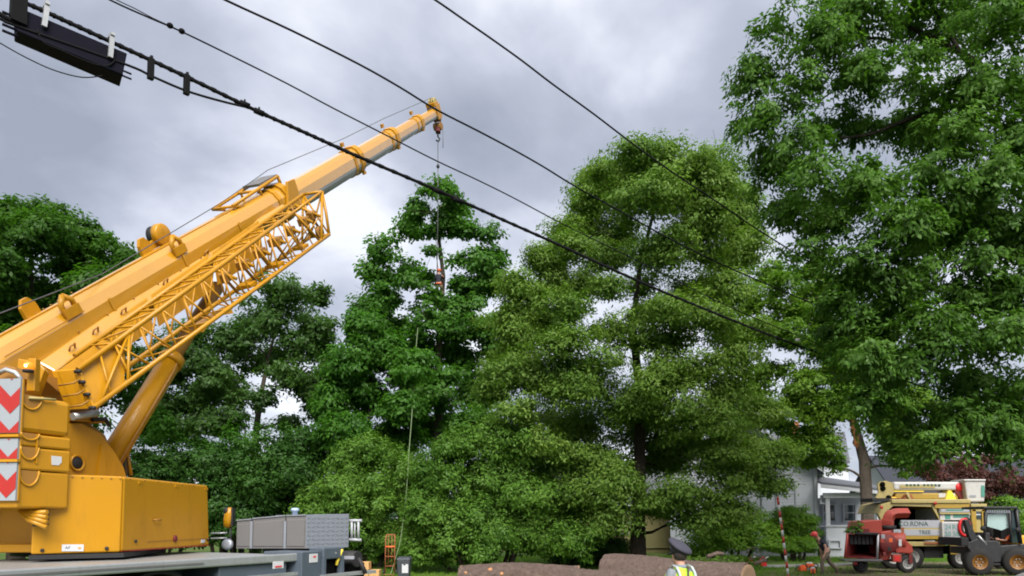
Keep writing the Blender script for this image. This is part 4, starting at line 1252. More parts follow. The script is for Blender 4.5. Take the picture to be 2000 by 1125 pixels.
# lower ballast housing: a faceted box round the slewing ring
P0, P1, P2 = at(60, 1080, 9.0), at(236, 1079, 9.67), at(409, 1066, 12.2)
zb, zt = 1.60, 2.585
lft = -br
def zz(p, z): return V(p.x, p.y, z)
P3 = P2 + lft * 2.3 + uh * .2
P4 = P0 + lft * 1.2 - uh * 0.0 + V(0, .9, 0)
hous = group_part("ballast_housing", crane)
P0b = P0 + (P1 - P0) * 0.02
# rear facet panel and right facet panel are separate pressings with a seam between them
inn = lambda p, k=.12: p + lft * k + uh * .02
MB().hexa([zz(P0, zb), zz(P1 - (P1 - P0).normalized() * .005, zb), zz(inn(P1), zb), zz(P0 + V(-.2, .5, 0), zb)],
          [zz(P0, zt), zz(P1 - (P1 - P0).normalized() * .005, zt), zz(inn(P1), zt), zz(P0 + V(-.2, .5, 0), zt)]).build("rear_panel", M["crane"], hous, 0.018)
d2 = (P2 - P1).normalized()
zt2 = zt - .0
MB().hexa([zz(P1 + d2 * .006, zb), zz(P2, zb), zz(P2 + lft * .8, zb), zz(inn(P1, .15) + d2 * .01, zb)],
          [zz(P1 + d2 * .006, zt), zz(P2 - d2 * .12, zt), zz(P2 + lft * .8 - d2 * .1, zt), zz(inn(P1, .15) + d2 * .01, zt)]).build("side_panel", M["crane"], hous, 0.03)
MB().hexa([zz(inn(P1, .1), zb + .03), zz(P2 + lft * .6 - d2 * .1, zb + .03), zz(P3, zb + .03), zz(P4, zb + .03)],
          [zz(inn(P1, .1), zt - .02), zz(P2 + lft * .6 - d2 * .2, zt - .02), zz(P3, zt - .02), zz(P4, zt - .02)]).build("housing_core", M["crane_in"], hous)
MB().hexa([zz(P1, zb - .0) + d2 * .02 - br * .01, zz(P2, zb) - br * .0, zz(P2, zb) - br * .02, zz(P1, zb) - br * .02 + d2 * .02],
          [zz(P1, zb + .012) + d2 * .02, zz(P2, zb + .012), zz(P2, zb + .012) - br * .02, zz(P1, zb + .012) - br * .02 + d2 * .02]).build("drip_edge", M["red"], hous)
n1 = V((P1 - P0).y, -(P1 - P0).x, 0).normalized()
n2 = V(d2.y, -d2.x, 0).normalized()
x1 = (P1 - P0).normalized()
def on1(px, py): return on_plane(px, py, P0, n1)
def on2(px, py): return on_plane(px, py, P1, n2)
lbp = MB().box(on1(142, 1070) + n1 * .004, (0.24, 0.008, 0.085), (x1, n1, UZ)).build("sticker", M["label"], hous)
lettering("AF", on1(132, 1070) + n1 * .009, x1, UZ, 0.05, M["cap"], hous, 0.001, "lettering")
MB().box(on1(155, 1070) + n1 * .01, (0.035, 0.004, 0.03), (x1, n1, UZ)).build("sticker_mark", M["amber"] if False else M["wood"], hous)
MB().box(on2(396, 1057) + n2 * .004, (0.12, 0.008, 0.05), ((P2 - P1).normalized(), n2, UZ)).build("sticker", M["label"], hous)
for (px, py) in ((82, 1075), (208, 1071)):
    MB().lathe([(0.022, 0), (0.022, .02), (0.012, .024)], on1(px, py), n1, 12).build("bolt", M["black"], hous)
for (px, py, r) in ((264, 1057, .022), (341, 1052, .05), (405, 1054, .02)):
    MB().lathe([(r, 0), (r, .02), (r * .5, .026)], on2(px, py), n2, 14).build("bolt" if r < .03 else "plug", M["chip_dark"] if r > .03 else M["black"], hous)
for t in (.16, .55, .93):
    MB().box(zz(P1.lerp(P2, t), zt - .06) + n2 * .004, (0.10, 0.012, 0.035), (d2, n2, UZ)).build("hinge", M["crane"], hous)
for k in range(7):
    MB().lathe([(.012, 0), (.012, .008), (.006, .011)], zz(P1.lerp(P2, .06 + .14 * k), zt - .02) + n2 * .0, n2, 10).build("bolt", M["crane_in"], hous)
    MB().lathe([(.012, 0), (.012, .008), (.006, .011)], zz(P0.lerp(P1, .30 + .11 * k), zt - .03) + n1 * .0, n1, 10).build("bolt", M["crane_in"], hous)
MB().box(zz(P1.lerp(P2, .62), zb + .12) + n2 * .003, (1.9, 0.006, 0.010), (d2, n2, UZ)).build("panel_joint", M["crane_in"], hous)
MB().tube([zz(P1.lerp(P2, .30), zb + .42) + n2 * .0, zz(P1.lerp(P2, .30), zb + .42) + n2 * .04, zz(P1.lerp(P2, .36), zb + .42) + n2 * .04, zz(P1.lerp(P2, .36), zb + .42) + n2 * .0], .011, 8).build("pull_handle", M["crane_in"], hous)
# dark recess at the rear left, with the cable guide under the slabs
MB().hexa([zz(P0, zb) + V(-2.2, .5, 0), zz(P0, zb) + V(-.02, .45, 0), zz(P0, zb) + V(-.02, 1.2, 0), zz(P0, zb) + V(-2.2, 1.2, 0)],
          [zz(P0, 2.2) + V(-2.2, .5, 0), zz(P0, 2.2) + V(-.02, .45, 0), zz(P0, 2.2) + V(-.02, 1.2, 0), zz(P0, 2.2) + V(-2.2, 1.2, 0)]).build("recess", M["crane"], hous)
MB().box(zz(P0, zb + .06) + V(-1.0, .40, 0), (2.0, 0.16, 0.10)).build("recess_sill", M["crane"], hous, 0.01)
for k in range(4):
    MB().tube([at(38 + k * 5, 998, 8.95), at(56 + k * 5, 1016 - k * 5, 8.88), at(92, 1030 - k * 10, 8.86)], 0.028, 8).build("hose", M["crane"], hous)
MB().box(at(80, 1012, 8.93), (0.16, 0.06, 0.20)).build("hose_clamp", M["black"], hous)

# stacked counterweight slabs with hand recesses
cw = group_part("counterweight", crane)
C0, C1 = at(36, 900, 8.6), at(137, 900, 9.2)
def zof(py, d=8.6): return CAM_Z + (HORIZON - py) * d / FPX
cs = (C1 - C0); csd = V(cs.x, cs.y, 0).normalized(); cn = V(csd.y, -csd.x, 0)
cl = V(-0.99, 0.12, 0)
def slab(name, y_top, y_bot, gap=.010, width=0.8, slope=0.0, c0=0.0, c1=1.0, m="crane", bev=.025, out=0.0):
    a = C0 + cs * c0 + cn * out; b = C0 + cs * c1 + cn * out
    z1, z0 = zof(y_top) - gap, zof(y_bot)
    return MB().hexa([zz(a, z0), zz(b, z0), zz(b + cl * width, z0), zz(a + cl * width, z0)],
                     [zz(a + csd * slope, z1), zz(b - csd * slope, z1), zz(b + cl * width - csd * slope, z1), zz(a + cl * width + csd * slope, z1)]).build(name, M[m], cw, bev, )


slab("counterweight_slab", 766, 843, width=.72, bev=.06)
slab("counterweight_slab", 843, 870, width=2.1, out=.012)
slab("counterweight_slab", 870, 917, width=2.1, out=.012)
slab("counterweight_slab", 917, 992, width=2.1, c1=1.0)
def onc(px, py, o=0.0): return on_plane(px, py, C0 + cn * o, cn)
def cup(px, py, w, h, o=0.0):
    """half round lifting pocket: rim proud of the slab, bowl dark inside"""
    c = onc(px, py, o)
    rim, bowl = [], []
    pts = [(-w, 0.0)] + [(-w * math.cos(t), -h * math.sin(t)) for t in [math.pi * k / 12 for k in range(1, 12)]] + [(w, 0.0)]
    path = [c + csd * a + UZ * b + cn * .012 for a, b in pts]
    MB().tube(path, 0.012, 8).build("pocket_rim", M["crane"], cw)
    MB().prism([c + csd * a * .96 + UZ * b * .96 + cn * .002 for a, b in pts], cn * .004).build("pocket", M["crane_in"], cw)
cup(61, 772, .13, .17)
cup(58, 846, .11, .08, .014); cup(57, 873, .11, .15, .014); cup(56, 919, .12, .18)
for (a, b, y0, y1, o) in ((72, 134, 853, 869, .012), (72, 134, 884, 912, .012)):
    pass
MB().prism([onc(70, 848, .012), onc(72.5, 848.5, .012), onc(70.5, 906, .012), onc(68.5, 905, .012)], cn * .02).build("rib", M["crane"], cw)
MB().prism([onc(100, 890, .012), onc(120, 892, .012), onc(120, 903, .012), onc(114, 909, .012), onc(101, 908, .012)], cn * .006).build("sticker", M["label"], cw)
MB().tube([onc(54, 777) + cn * .02, onc(80, 779) + cn * .03, onc(106, 781) + cn * .02], 0.016, 8).build("grab_rail", M["cream"], cw)
# plinth seam over the housing
# red and white chevron plates on the rear of the slabs
cR = V(0.99, -0.12, 0); cB = V(-0.12, -0.99, 0)
def chevron(y0, y1):
    o = C0 + cB * .03 + cR * .0
    z1, z0 = zof(y0), zof(y1)
    W = .62
    ch = MB().box(V(o.x, o.y, (z0 + z1) / 2) - cR * (W / 2) + cR * .02, (W, 0.03, z1 - z0), (cR, cB, UZ)).build("chevron_plate", M["chev"], cw)
    # V stripes, point down; clipped to the plate
    base = V(o.x, o.y, 0) + cB * .0175 + cR * .02
    hw, th = .16, .20
    xa = -.115
    z = z1 + .18
    while z > z0 - .4:
        for sgn in (-1, 1):
            for seg in range(3 if sgn < 0 else 1):
                # zigzag continues towards the left past the point
                if sgn > 0: u0, u1 = xa, 0.0
                else:
                    u0, u1 = xa - hw * seg, xa - hw * (seg + 1)
                k = 1 if (sgn > 0 or seg % 2 == 0) else -1
                h0 = z + (0 if k > 0 else hw * .95)
                h1 = h0 + (abs(u1 - u0) * .95) * k
                q = [(u0, h0), (u1, h1), (u1, h1 - th), (u0, h0 - th)]
                q = clip(q, z0 + .004, z1 - .004)
                if len(q) > 2:
                    ml = MB().prism([base + cR * a + UZ * b for a, b in q], cB * .003)
                    ml.build("chevron_stripe", M["red"], cw)
        z -= th * 1.98
def clip(q, lo, hi):
    for (lim, s) in ((lo, 1), (hi, -1)):
        out = []
        for i in range(len(q)):
            a, b = q[i], q[(i + 1) % len(q)]
            da, db = (a[1] - lim) * s, (b[1] - lim) * s
            if da >= 0: out.append(a)
            if da * db < 0:
                t = da / (da - db); out.append((a[0] + (b[0] - a[0]) * t, a[1] + (b[1] - a[1]) * t))
        q = out
        if not q: return q
    return q
chevron(738, 846); chevron(857, 897); chevron(903, 978)
MB().box(V(C0.x, C0.y, (zof(738) + zof(978)) / 2) + cB * .006 - cR * .36, (0.78, 0.02, zof(738) - zof(978)), (cR, cB, UZ)).build("plate_backing", M["crane"], cw)
for yy in (851, 900):
    MB().box(V(C0.x, C0.y, zof(yy)) + cB * .04 - cR * .30, (0.68, 0.05, 0.03), (cR, cB, UZ)).build("plate_rail", M["crane"], cw)
# post with the amber beacon (lit)
bp = at(66, 730, 8.85)
MB().box(bp + V(0, 0, -.02), (0.10, 0.10, 0.40)).build("beacon_post", M["crane"], crane, 0.01)
bc = at(55, 727, 8.72)
MB().lathe([(0.06, 0), (0.062, .02), (0.055, .03)], bc, UZ, 16).build("beacon_base", M["black"], crane)
bl = MB().lathe([(0.05, .03), (0.052, .09), (0.04, .115), (0.01, .125)], bc, UZ, 18).build("beacon", M["amber"], crane)
MB().ball(bc + V(0.0, -.046, .07), (0.018, 0.012, 0.018), 10).build("beacon_lamp", M["amber_core"], bl)
MB().prism([at(0, 712, 8.9), at(28, 716, 8.9), at(42, 738, 8.9), at(0, 740, 8.9)], V(0, .3, 0)).build("rear_bracket", M["crane_in"], crane)
MB().tube([at(-5, 730, 8.8), at(12, 722, 8.8), at(30, 728, 8.8), at(44, 744, 8.8)], 0.03, 8).build("hose", M["steel"], crane)
MB().prism([at(35, 700, 9.25), at(75, 706, 9.25), at(88, 722, 9.25), at(70, 770, 9.25), at(30, 765, 9.25)], V(-.1, .25, 0)).build("pivot_plate", M["crane"], crane, 0.015)

# carrier: deck, frame, wheels, boxes
E0, E1 = at(0, 1111, 7.3), at(587, 1080, 11.1)
E0.z = E1.z = 1.53
dc = (E1 - E0).normalized(); dl = V(-dc.y, dc.x, 0); dr = -dl
LEN = (E1 - E0).length
def dk(s, l, z): return zz(E0 + dc * s + dl * l, z)
def dbox(s0, s1, l0, l1, z0, z1): 
    return MB().box(dk((s0 + s1) / 2, (l0 + l1) / 2, (z0 + z1) / 2), (s1 - s0, l1 - l0, z1 - z0), (dc, dl, UZ))
dbox(-5.5, LEN, 0.03, 2.5, 1.43, 1.50).build("deck", M["deck"], crane)
dbox(-5.5, LEN, 0.0, 0.07, 1.405, 1.525).build("deck_edge", M["deck"], crane, 0.02)
dbox(-5.5, 2.45, -.012, 0.0, 1.455, 1.475).build("edge_line", M["cab_grey"], crane)
dbox(LEN - .3, LEN + 1.1, .35, 2.3, 1.0, 1.44).build("frame_end", M["chassis"], crane, 0.01)
dbox(-5.5, LEN + 1.0, 0.75, 1.8, 0.62, 1.40).build("frame", M["chassis"], crane)
# slewing ring between deck and housing
MB().lathe([(0.85, 1.52), (0.95, 1.53), (0.95, 1.585), (0.8, 1.595)], V(P1.x - 1.05, P1.y + 1.1, 0), UZ, 40).build("slewing_ring", M["black"], crane)
MB().hexa([zz(P0, 1.533) + V(-.02, .0, 0), zz(P1, 1.533) + V(.06, -.04, 0), zz(P2, 1.53) + V(-.35, -.9, 0), zz(P0, 1.53) + V(-.3, 1.6, 0)],
          [zz(P0, 1.59) + V(-.02, .0, 0), zz(P1, 1.59) + V(.06, -.04, 0), zz(P2, 1.59) + V(-.35, -.9, 0), zz(P0, 1.59) + V(-.3, 1.6, 0)]).build("gap_filler", M["black"], crane)  # black slab put in for the dark gap under the housing
# fenders and wheels
for k, sc in enumerate((-3.9, -2.3, 0.3, 1.9)):
    pts = [dk(sc + .74 * math.cos(t), .12, .66 + .74 * math.sin(t)) for t in [math.pi * j / 14 for j in range(15)]]
    inner = [dk(sc + .70 * math.cos(t), .12, .66 + .70 * math.sin(t)) for t in [math.pi * j / 14 for j in range(15)]]
    MB().prism(pts + inner[::-1], dl * .55).build("fender", M["black"], crane)
    for l0 in (.18, 1.95):
        w = group_part("wheel", crane)
        MB().lathe([(.36, -.2), (.56, -.2), (.64, -.15), (.65, 0), (.64, .15), (.56, .2), (.36, .2)], dk(sc, l0 + .2, .65), dl, 32, caps=False).build("tyre", M["tyre"], w)
        MB().lathe([(.12, -.16), (.2, -.19), (.34, -.12), (.37, -.18), (.37, .15), (.1, .15)], dk(sc, l0 + .2, .65), dl, 24).build("rim", M["rim_w"], w)
dbox(2.75, 4.0, .05, .75, .72, 1.40).build("side_box", M["chassis"], crane, 0.015)
MB().box(at(537, 1103, 10.45) + dr * .06, (0.20, 0.01, 0.10), (dc, dl, UZ)).build("sticker", M["label"], crane)
MB().box(at(537, 1106, 10.43) + dr * .068, (0.13, 0.004, 0.02), (dc, dl, UZ)).build("sticker_mark", M["gasred"], crane)
# outrigger box at the end of the deck
OB0, OB1 = at(590, 1079, 11.0), at(628, 1076, 11.45)
OB0.z = OB1.z = 0
ox = (OB1 - OB0).normalized(); on_ = V(ox.y, -ox.x, 0)
MB().hexa([zz(OB0, .5), zz(OB1, .5), zz(OB1 - on_ * .7, .5), zz(OB0 - on_ * .7, .5)], [zz(OB0, 1.545), zz(OB1, 1.545), zz(OB1 - on_ * .7, 1.545), zz(OB0 - on_ * .7, 1.545)]).build("outrigger_box", M["chassis"], crane, 0.012)
lc = on_plane(612, 1090, OB0, on_)
MB().box(lc + on_ * .004, (0.20, 0.008, 0.13), (ox, on_, UZ)).build("sticker", M["label"], crane)
MB().box(lc + on_ * .009 + UZ * .02 + ox * .02, (0.07, 0.004, 0.025), (ox, on_, UZ)).build("sticker_mark", M["gasred"], crane)
OB2 = at(660, 1074, 12.0); OB2.z = 0
MB().hexa([zz(OB1, .5) + ox * .02, zz(OB2, .5), zz(OB2 - on_ * .7, .5), zz(OB1 - on_ * .7, .5)], [zz(OB1, 1.36) + ox * .02, zz(OB2, 1.40), zz(OB2 - on_ * .7, 1.40), zz(OB1 - on_ * .7, 1.36)]).build("outrigger_shade_block", M["dark_void"], crane)  # solid block, its black stands for the shade in a recess
MB().box(zz(OB1, 1.50) + ox * .28 - on_ * .1, (0.55, 0.28, 0.18), (ox, on_, UZ)).build("outrigger_head", M["chassis"], crane, 0.02)
for t in (.03, .52):
    MB().box(zz(OB1, .98) + ox * t, (0.05, 0.10, 0.95), (ox, on_, UZ)).build("outrigger_post", M["chassis"], crane)
MB().tube([at(642, 1078, 11.75), at(648, 1085, 11.75), at(656, 1078, 11.75)], .03, 8).build("outrigger_lug", M["steel"], crane)
MB().box(at(560, 1122, 10.9) - dl * .0, (1.5, .12, .05), (dc, dl, UZ)).build("side_step", M["deck"], crane)
MB().box(at(680, 1121, 12.0), (1.3, .14, .05), (dc, dl, UZ)).build("side_step", M["deck"], crane)
OJ = at(690, 1090, 12.5); OJ.z = 0
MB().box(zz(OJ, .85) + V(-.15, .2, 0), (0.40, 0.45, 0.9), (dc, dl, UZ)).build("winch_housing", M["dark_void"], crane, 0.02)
MB().lathe([(.12, -.2), (.14, -.2), (.14, .2), (.12, .2)], zz(OJ, 1.36) + V(-.12, .15, 0), dl, 20).build("winch_drum", M["black"], crane)
MB().tube([at(668, 1073, 11.9), at(664, 1084, 11.88), at(659, 1096, 11.86), at(657, 1104, 11.85)], 0.024, 8).build("hose", M["hose_y"], crane)
MB().tube([at(700, 1090, 12.2), at(708, 1106, 12.2), at(714, 1120, 12.2)], 0.035, 8).build("hose", M["black"], crane)
MB().box(at(678, 1089, 12.3), (0.24, 0.06, 0.05)).build("winch_tag", M["found"], crane)
# tool cabinets on the deck
A, B, Cc = at(461, 1072, 12.6), at(597, 1072, 12.6), at(681, 1067, 13.25)
for q in (A, B, Cc): q.z = 0
zb2 = 1.535
zA, zB = 2.005, 2.095
cab = group_part("tool_cabinet", crane)
bk = V(0.05, 1.15, 0)
nseg = [(0.0, .215, zA, zA + .02), (.225, .70, zA + .03, zB - .01), (.71, .995, zB - .01, zB)]
for (t0, t1, z0a, z1a) in nseg:
    a, b = A.lerp(B, t0), A.lerp(B, t1)
    MB().hexa([zz(a, zb2), zz(b, zb2), zz(b + bk, zb2), zz(a + bk, zb2)], [zz(a, z0a), zz(b, z1a), zz(b + bk, z1a), zz(a + bk, z0a)]).build("cabinet_body", M["cab_grey"], cab, 0.008)
    xx = (b - a); 
    MB().hexa([zz(a + xx * .05 + V(0, -.012, 0), zb2 + .04), zz(b - xx * .05 + V(0, -.012, 0), zb2 + .04), zz(b - xx * .05 + V(0, .01, 0), zb2 + .04), zz(a + xx * .05 + V(0, .01, 0), zb2 + .04)],
              [zz(a + xx * .05 + V(0, -.012, 0), z0a - .06), zz(b - xx * .05 + V(0, -.012, 0), z1a - .06), zz(b - xx * .05 + V(0, .01, 0), z1a - .06), zz(a + xx * .05 + V(0, .01, 0), z0a - .06)]).build("cabinet_door", M["cab_grey"], cab, 0.006)
    MB().hexa([zz(a + V(0, -.02, 0), z0a + .002), zz(b + V(0, -.02, 0), z1a + .002), zz(b + bk, z1a + .002), zz(a + bk, z0a + .002)],
              [zz(a + V(0, -.02, 0), z0a + .02), zz(b + V(0, -.02, 0), z1a + .02), zz(b + bk, z1a + .02), zz(a + bk, z0a + .02)]).build("cabinet_lid", M["cab_light"], cab)
for (t, w) in ((.22, .04), (.703, .04)):
    a = A.lerp(B, t)
    MB().box(zz(a, (zb2 + zA) / 2) + V(0, -.015, 0), (w, .03, zA - zb2 - .01)).build("cabinet_strip", M["cab_light"], cab)
xb = (Cc - B).normalized(); nb = V(xb.y, -xb.x, 0)
MB().hexa([zz(B, zb2), zz(Cc, zb2), zz(Cc - nb * 1.0, zb2), zz(B - nb * 1.0, zb2)], [zz(B, zB + .01), zz(Cc, zB + .035), zz(Cc - nb * 1.0, zB + .035), zz(B - nb * 1.0, zB + .01)]).build("tread_chest", M["cab_light"], cab, 0.006)
L2 = (Cc - B).length
for i in range(9):                                      # raised tread bars, 9 by 7
    for j in range(7):
        p = zz(B + xb * (L2 * (i + .5) / 9), zb2 + .05 + (zB - zb2 - .05) * (j + .5) / 7) + nb * .003
        s_ = 1 if (i + j) % 2 else -1
        MB().box(p, (0.06, 0.010, 0.022), ((xb + UZ * s_ * .55).normalized(), nb, (UZ - xb * s_ * .55).normalized())).build("tread_bar", M["cab_light"], cab)
MB().box(zz(A.lerp(B, .85), zb2 - .03) + V(0, .3, 0), (1.2, .3, .05)).build("cabinet_skid", M["black"], cab)
MB().lathe([(.05, 0), (.05, .08), (.07, .085), (.07, .13), (.03, .14)], zz(at(576, 1008, 13.1), zB - .0), UZ, 16).build("filler_cap", M["blue_p"], crane)
# folded ladder bracket at the cabinet's end
lb = MB()
for px in (687, 700):
    lb.tube([at(px, 1017, 13.3), at(px, 1054, 13.3)], 0.022, 8)
lb.tube([at(680, 1017, 13.3), at(707, 1017, 13.3)], .028, 8).tube([at(682, 1054, 13.3), at(706, 1055, 13.3)], .028, 8)
lb.tube([at(693, 1017, 13.32), at(693, 1054, 13.32)], 0.015, 8)
lb.build("ladder", M["sign"], crane)
# orange door mirror
mc = at(447, 1010, 13.0)
MB().lathe([(.03, -.19), (.07, -.17), (.085, -.05), (.085, .06), (.07, .15), (.03, .17)], mc, V(.12, 0, 1), 14).build("mirror", M["crane"], crane)
MB().box(mc + V(.075, .0, .0), (0.03, .12, .32)).build("mirror_glass", M["black"], crane)
MB().ball(mc + V(-.03, -.03, .11), (.06, .06, .07), 10).build("mirror_cap", M["black"], crane)
MB().tube([mc + V(.03, 0, -.17), mc + V(.05, .0, -.6)], .02, 8).build("mirror_arm", M["black"], crane)
MB().lathe([(.07, 0), (.10, .02), (.10, .05), (.05, .06)], at(446, 1064, 12.9), V(0, -1, .2), 18).build("lamp", M["cab_light"], crane)
for y in (1042, 1052):
    MB().tube([at(412, y, 13.4), at(444, y - 1, 13.4)], .018, 7).build("rail", M["steel"], crane)

# hook block on its falls, and the line down into the tree
hb = bq(s_ends[4] + .3, 0, -.24)
hook = thing("hook_block", "small red brown hook block hanging close under the boom tip", "hook block", hb + V(0, 0, -.55))
MB().box(hb + V(0, 0, -.36), (0.16, 0.22, 0.26)).build("cheek_plate", M["chip_dark"], hook, 0.03)
MB().lathe([(.10, -.13), (.12, -.13), (.12, .13), (.10, .13)], hb + V(0, 0, -.28), br, 18).build("sheave", M["crane_in"], hook)
for k in (-.08, .08):
    MB().tube([hb + br * k + V(0, 0, .05), hb + br * k + V(0, 0, -.3)], 0.018, 6).build("fall", M["rope"], hook)
MB().tube([hb + V(0, 0, -.5), hb + V(0, 0, -.62), hb + V(.06, 0, -.70), hb + V(.02, 0, -.78), hb + V(-.06, 0, -.74)], .028, 8).build("hook", M["black"], hook)
ln = thing("sling_line", "thin pick line hanging from the crane hook into the tall tree", "rope", hb + V(0, 0, -6))
MB().tube([hb + V(0, 0, -.74), hb + V(.02, .0, -3), hb + V(.0, 0, -5.4)], 0.014, 6).build("line", M["rope"], ln)
MB().ball(hb + V(.01, 0, -1.62), (.055, .055, .07), 10).build("swivel", M["black"], ln)
MB().tube([hb + V(.16, 0, -.4), hb + V(.17, 0, -1.0)], 0.010, 6).build("tail", M["rope"], ln)

# ------------------------------------------------------------------ overhead cables along the street
def cable_pt(line, px, py):
    (pxa, da) = line
    m = 1.174
    Xa = (pxa - 1000) / FPX
    X = (px - 1000) / FPX
    d = (Xa * da - m * da) / (X - m)
    return at(px, py, d)


def smooth(pts, n=4):
    out = []
    for i in range(len(pts) - 1):
        p0, p1, p2, p3 = pts[max(i - 1, 0)], pts[i], pts[i + 1], pts[min(i + 2, len(pts) - 1)]
        for k in range(n):
            t = k / n
            out.append(0.5 * ((2 * p1) + (p2 - p0) * t + (2 * p0 - 5 * p1 + 4 * p2 - p3) * t * t + (3 * p1 - p0 - 3 * p2 + p3) * t ** 3))
    out.append(pts[-1])
    return out


def run_on(pts, back=22.0, ahead=9.0):
    a = (pts[0] - pts[1]).normalized(); b = (pts[-1] - pts[-2]).normalized()
    a.z *= 0.4; b.z *= 0.4
    return [pts[0] + a * back] + pts + [pts[-1] + b * ahead]


W1 = (0, 8.2)
def c1(px, py): return cable_pt(W1, px, py)
w1_path = [(-120, -60), (40, 2), (130, 42), (250, 97), (370, 153), (500, 216), (600, 261), (700, 306), (850, 370), (970, 424), (1100, 482), (1200, 528), (1300, 572), (1400, 613), (1500, 653), (1600, 690), (1690, 719), (1760, 742)]
base = c1(500, 216)
t = thing("overhead_cable", "thick black cable bundle carrying the long black splice case", "cable", base, "overhead cables along the street")
pp = smooth([c1(*q) for q in w1_path], 4)
MB().tube(run_on(pp), 0.026, 8).build("cable_core", M["cable"], t)
for ph in (0, math.pi):
    hp = []
    dense = smooth(pp, 6)
    for i, q in enumerate(dense):
        a = i * 0.8 + ph
        hp.append(q + V(-.55 * math.cos(a), .45 * math.cos(a), math.sin(a)) * 0.027)
    MB().tube(hp, 0.009, 5).build("lashing_wire", M["cable"], t)
low = smooth([c1(*q) for q in [(-120, -12), (0, 37), (30, 50), (246, 126), (297, 149), (363, 177), (430, 197), (497, 213)]], 5)
MB().tube(low, 0.016, 8).build("loop_cable", M["cable"], t)
MB().tube(smooth([c1(*q) for q in [(-60, -10), (0, 28), (30, 44)]], 4), 0.03, 8).build("loop_cable", M["cable"], t)
for (a, b) in (((296, 118), (293, 151)), ((366, 150), (363, 181))):
    pa, pb = c1(*a), c1(*b)
    MB().box((pa + pb) / 2, (0.075, 0.06, (pa - pb).length + .05), (STD, STN, UZ)).build("spacer", M["cable"], t, 0.008)
    MB().tube([pa + V(0, 0, .0), pa + V(0, 0, .06)], 0.02, 8).build("clamp", M["cable"], t)
for q in ((478, 204), (506, 219), (855, 373), (893, 391)):
    MB().tube([c1(q[0] - 9, q[1] - 4), c1(q[0] + 9, q[1] + 4)], 0.042, 10).build("clamp", M["cable"], t)
    MB().tube([c1(*q), c1(*q) + V(0, 0, .07)], 0.014, 8).build("clamp_bolt", M["cable"], t)
pale = c1(1558, 664)
MB().ball(pale, (.07, .05, .05), 12).build("pale_fitting", M["white"], t)

sc_ = thing("splice_case", "long black splice case hung under the thick cable by two pale straps", "splice case", c1(140, 90))
T0, T1, Bm0, Bm1 = c1(42, 16), c1(249, 104), c1(28, 82), c1(234, 170)
back = V(-STN.x, -STN.y, 0) * 0.30
sx_ = (T1 - T0).normalized()
mid0, mid1 = T0.lerp(Bm0, .66), T1.lerp(Bm1, .66)
deep0 = V(0, 0, CAM_Z) + (Bm0 - V(0, 0, CAM_Z)) * 1.035; deep1 = V(0, 0, CAM_Z) + (Bm1 - V(0, 0, CAM_Z)) * 1.035
body = MB().hexa([mid0, mid1, deep1, deep0], [T0, T1, T1 + back, T0 + back]).build("case_body", M["closure"], sc_, 0.012)
MB().tube([mid0 - back * .03, mid1 - back * .03], .02, 8).build("case_seam", M["closure"], sc_)
for (u0, v0, u1, v1) in ((90, 14, 84, 54), (217, 74, 213, 114)):
    a, b = c1(u0, v0) - back * .12, c1(u1, v1) - back * .12
    MB().box((a + b) / 2, (.055, .03, (a - b).length), (STD, STN, (a - b).normalized())).build("strap", M["steel"], sc_)
    MB().box(a + back * .1 + UZ * .03, (.05, .12, .04), (STD, STN, UZ)).build("strap_clip", M["steel"], sc_)
for py_ in (36, 48, 60, 72):
    a = c1(36, py_)
    MB().tube([a, a - sx_ * .16], .016, 6).build("cable_gland", M["closure"], sc_)
for py_ in (138, 148):
    a = c1(240, py_)
    MB().tube([a, a + sx_ * .10], .012, 6).build("cable_gland", M["closure"], sc_)
MB().tube(smooth([c1(*q) - back * .06 for q in [(72, 60), (84, 84), (120, 100), (170, 122), (205, 130), (222, 120), (218, 106)]], 4), .010, 6).build("drop_loop", M["cable"], sc_)
MB().box(c1(36, 20) , (.16, .10, .32), (STD, STN, UZ)).build("end_bracket", M["cable"], sc_)
MB().tube(smooth([c1(*q) for q in [(-40, 60), (0, 84), (50, 112), (105, 137), (160, 151), (200, 148)]], 4), .007, 6).build("drop_wire", M["cable"], sc_)

W2 = (215, 10.2)
t = thing("overhead_cable", "thin cable with a side strand, next above the thick bundle", "cable", cable_pt(W2, 560, 165), "overhead cables along the street")
MB().tube(run_on(smooth([cable_pt(W2, *q) for q in [(120, -52), (215, 0), (290, 34), (355, 62), (460, 113), (560, 163), (650, 211), (750, 262), (850, 313), (925, 348), (1000, 385), (1100, 438), (1200, 487), (1300, 537), (1400, 588), (1500, 632), (1600, 672)]], 4)), 0.013, 7).build("cable", M["cable"], t)
MB().tube(smooth([cable_pt(W2, *q) for q in [(150, -40), (228, 0), (262, 16), (300, 36), (340, 54)]], 4), 0.007, 6).build("side_strand", M["cable"], t)
for q in ((332, 50), (355, 61)):
    MB().ball(cable_pt(W2, *q), (.05, .05, .04), 10).build("clamp", M["cable"], t)
W3 = (440, 12.0)
t = thing("overhead_cable", "cable that crosses right at the crane's boom tip", "cable", cable_pt(W3, 850, 215), "overhead cables along the street")
MB().tube(run_on(smooth([cable_pt(W3, *q) for q in [(340, -52), (440, 0), (570, 60), (700, 125), (780, 170), (850, 213), (930, 254), (1000, 291), (1060, 325), (1120, 362), (1210, 412), (1300, 462), (1400, 512), (1500, 556), (1600, 598)]], 4)), 0.020, 7).build("cable", M["cable"], t)
W4 = (850, 13.5)
t = thing("overhead_cable", "topmost cable slanting down across the broad linden's crown", "cable", cable_pt(W4, 1240, 285), "overhead cables along the street")
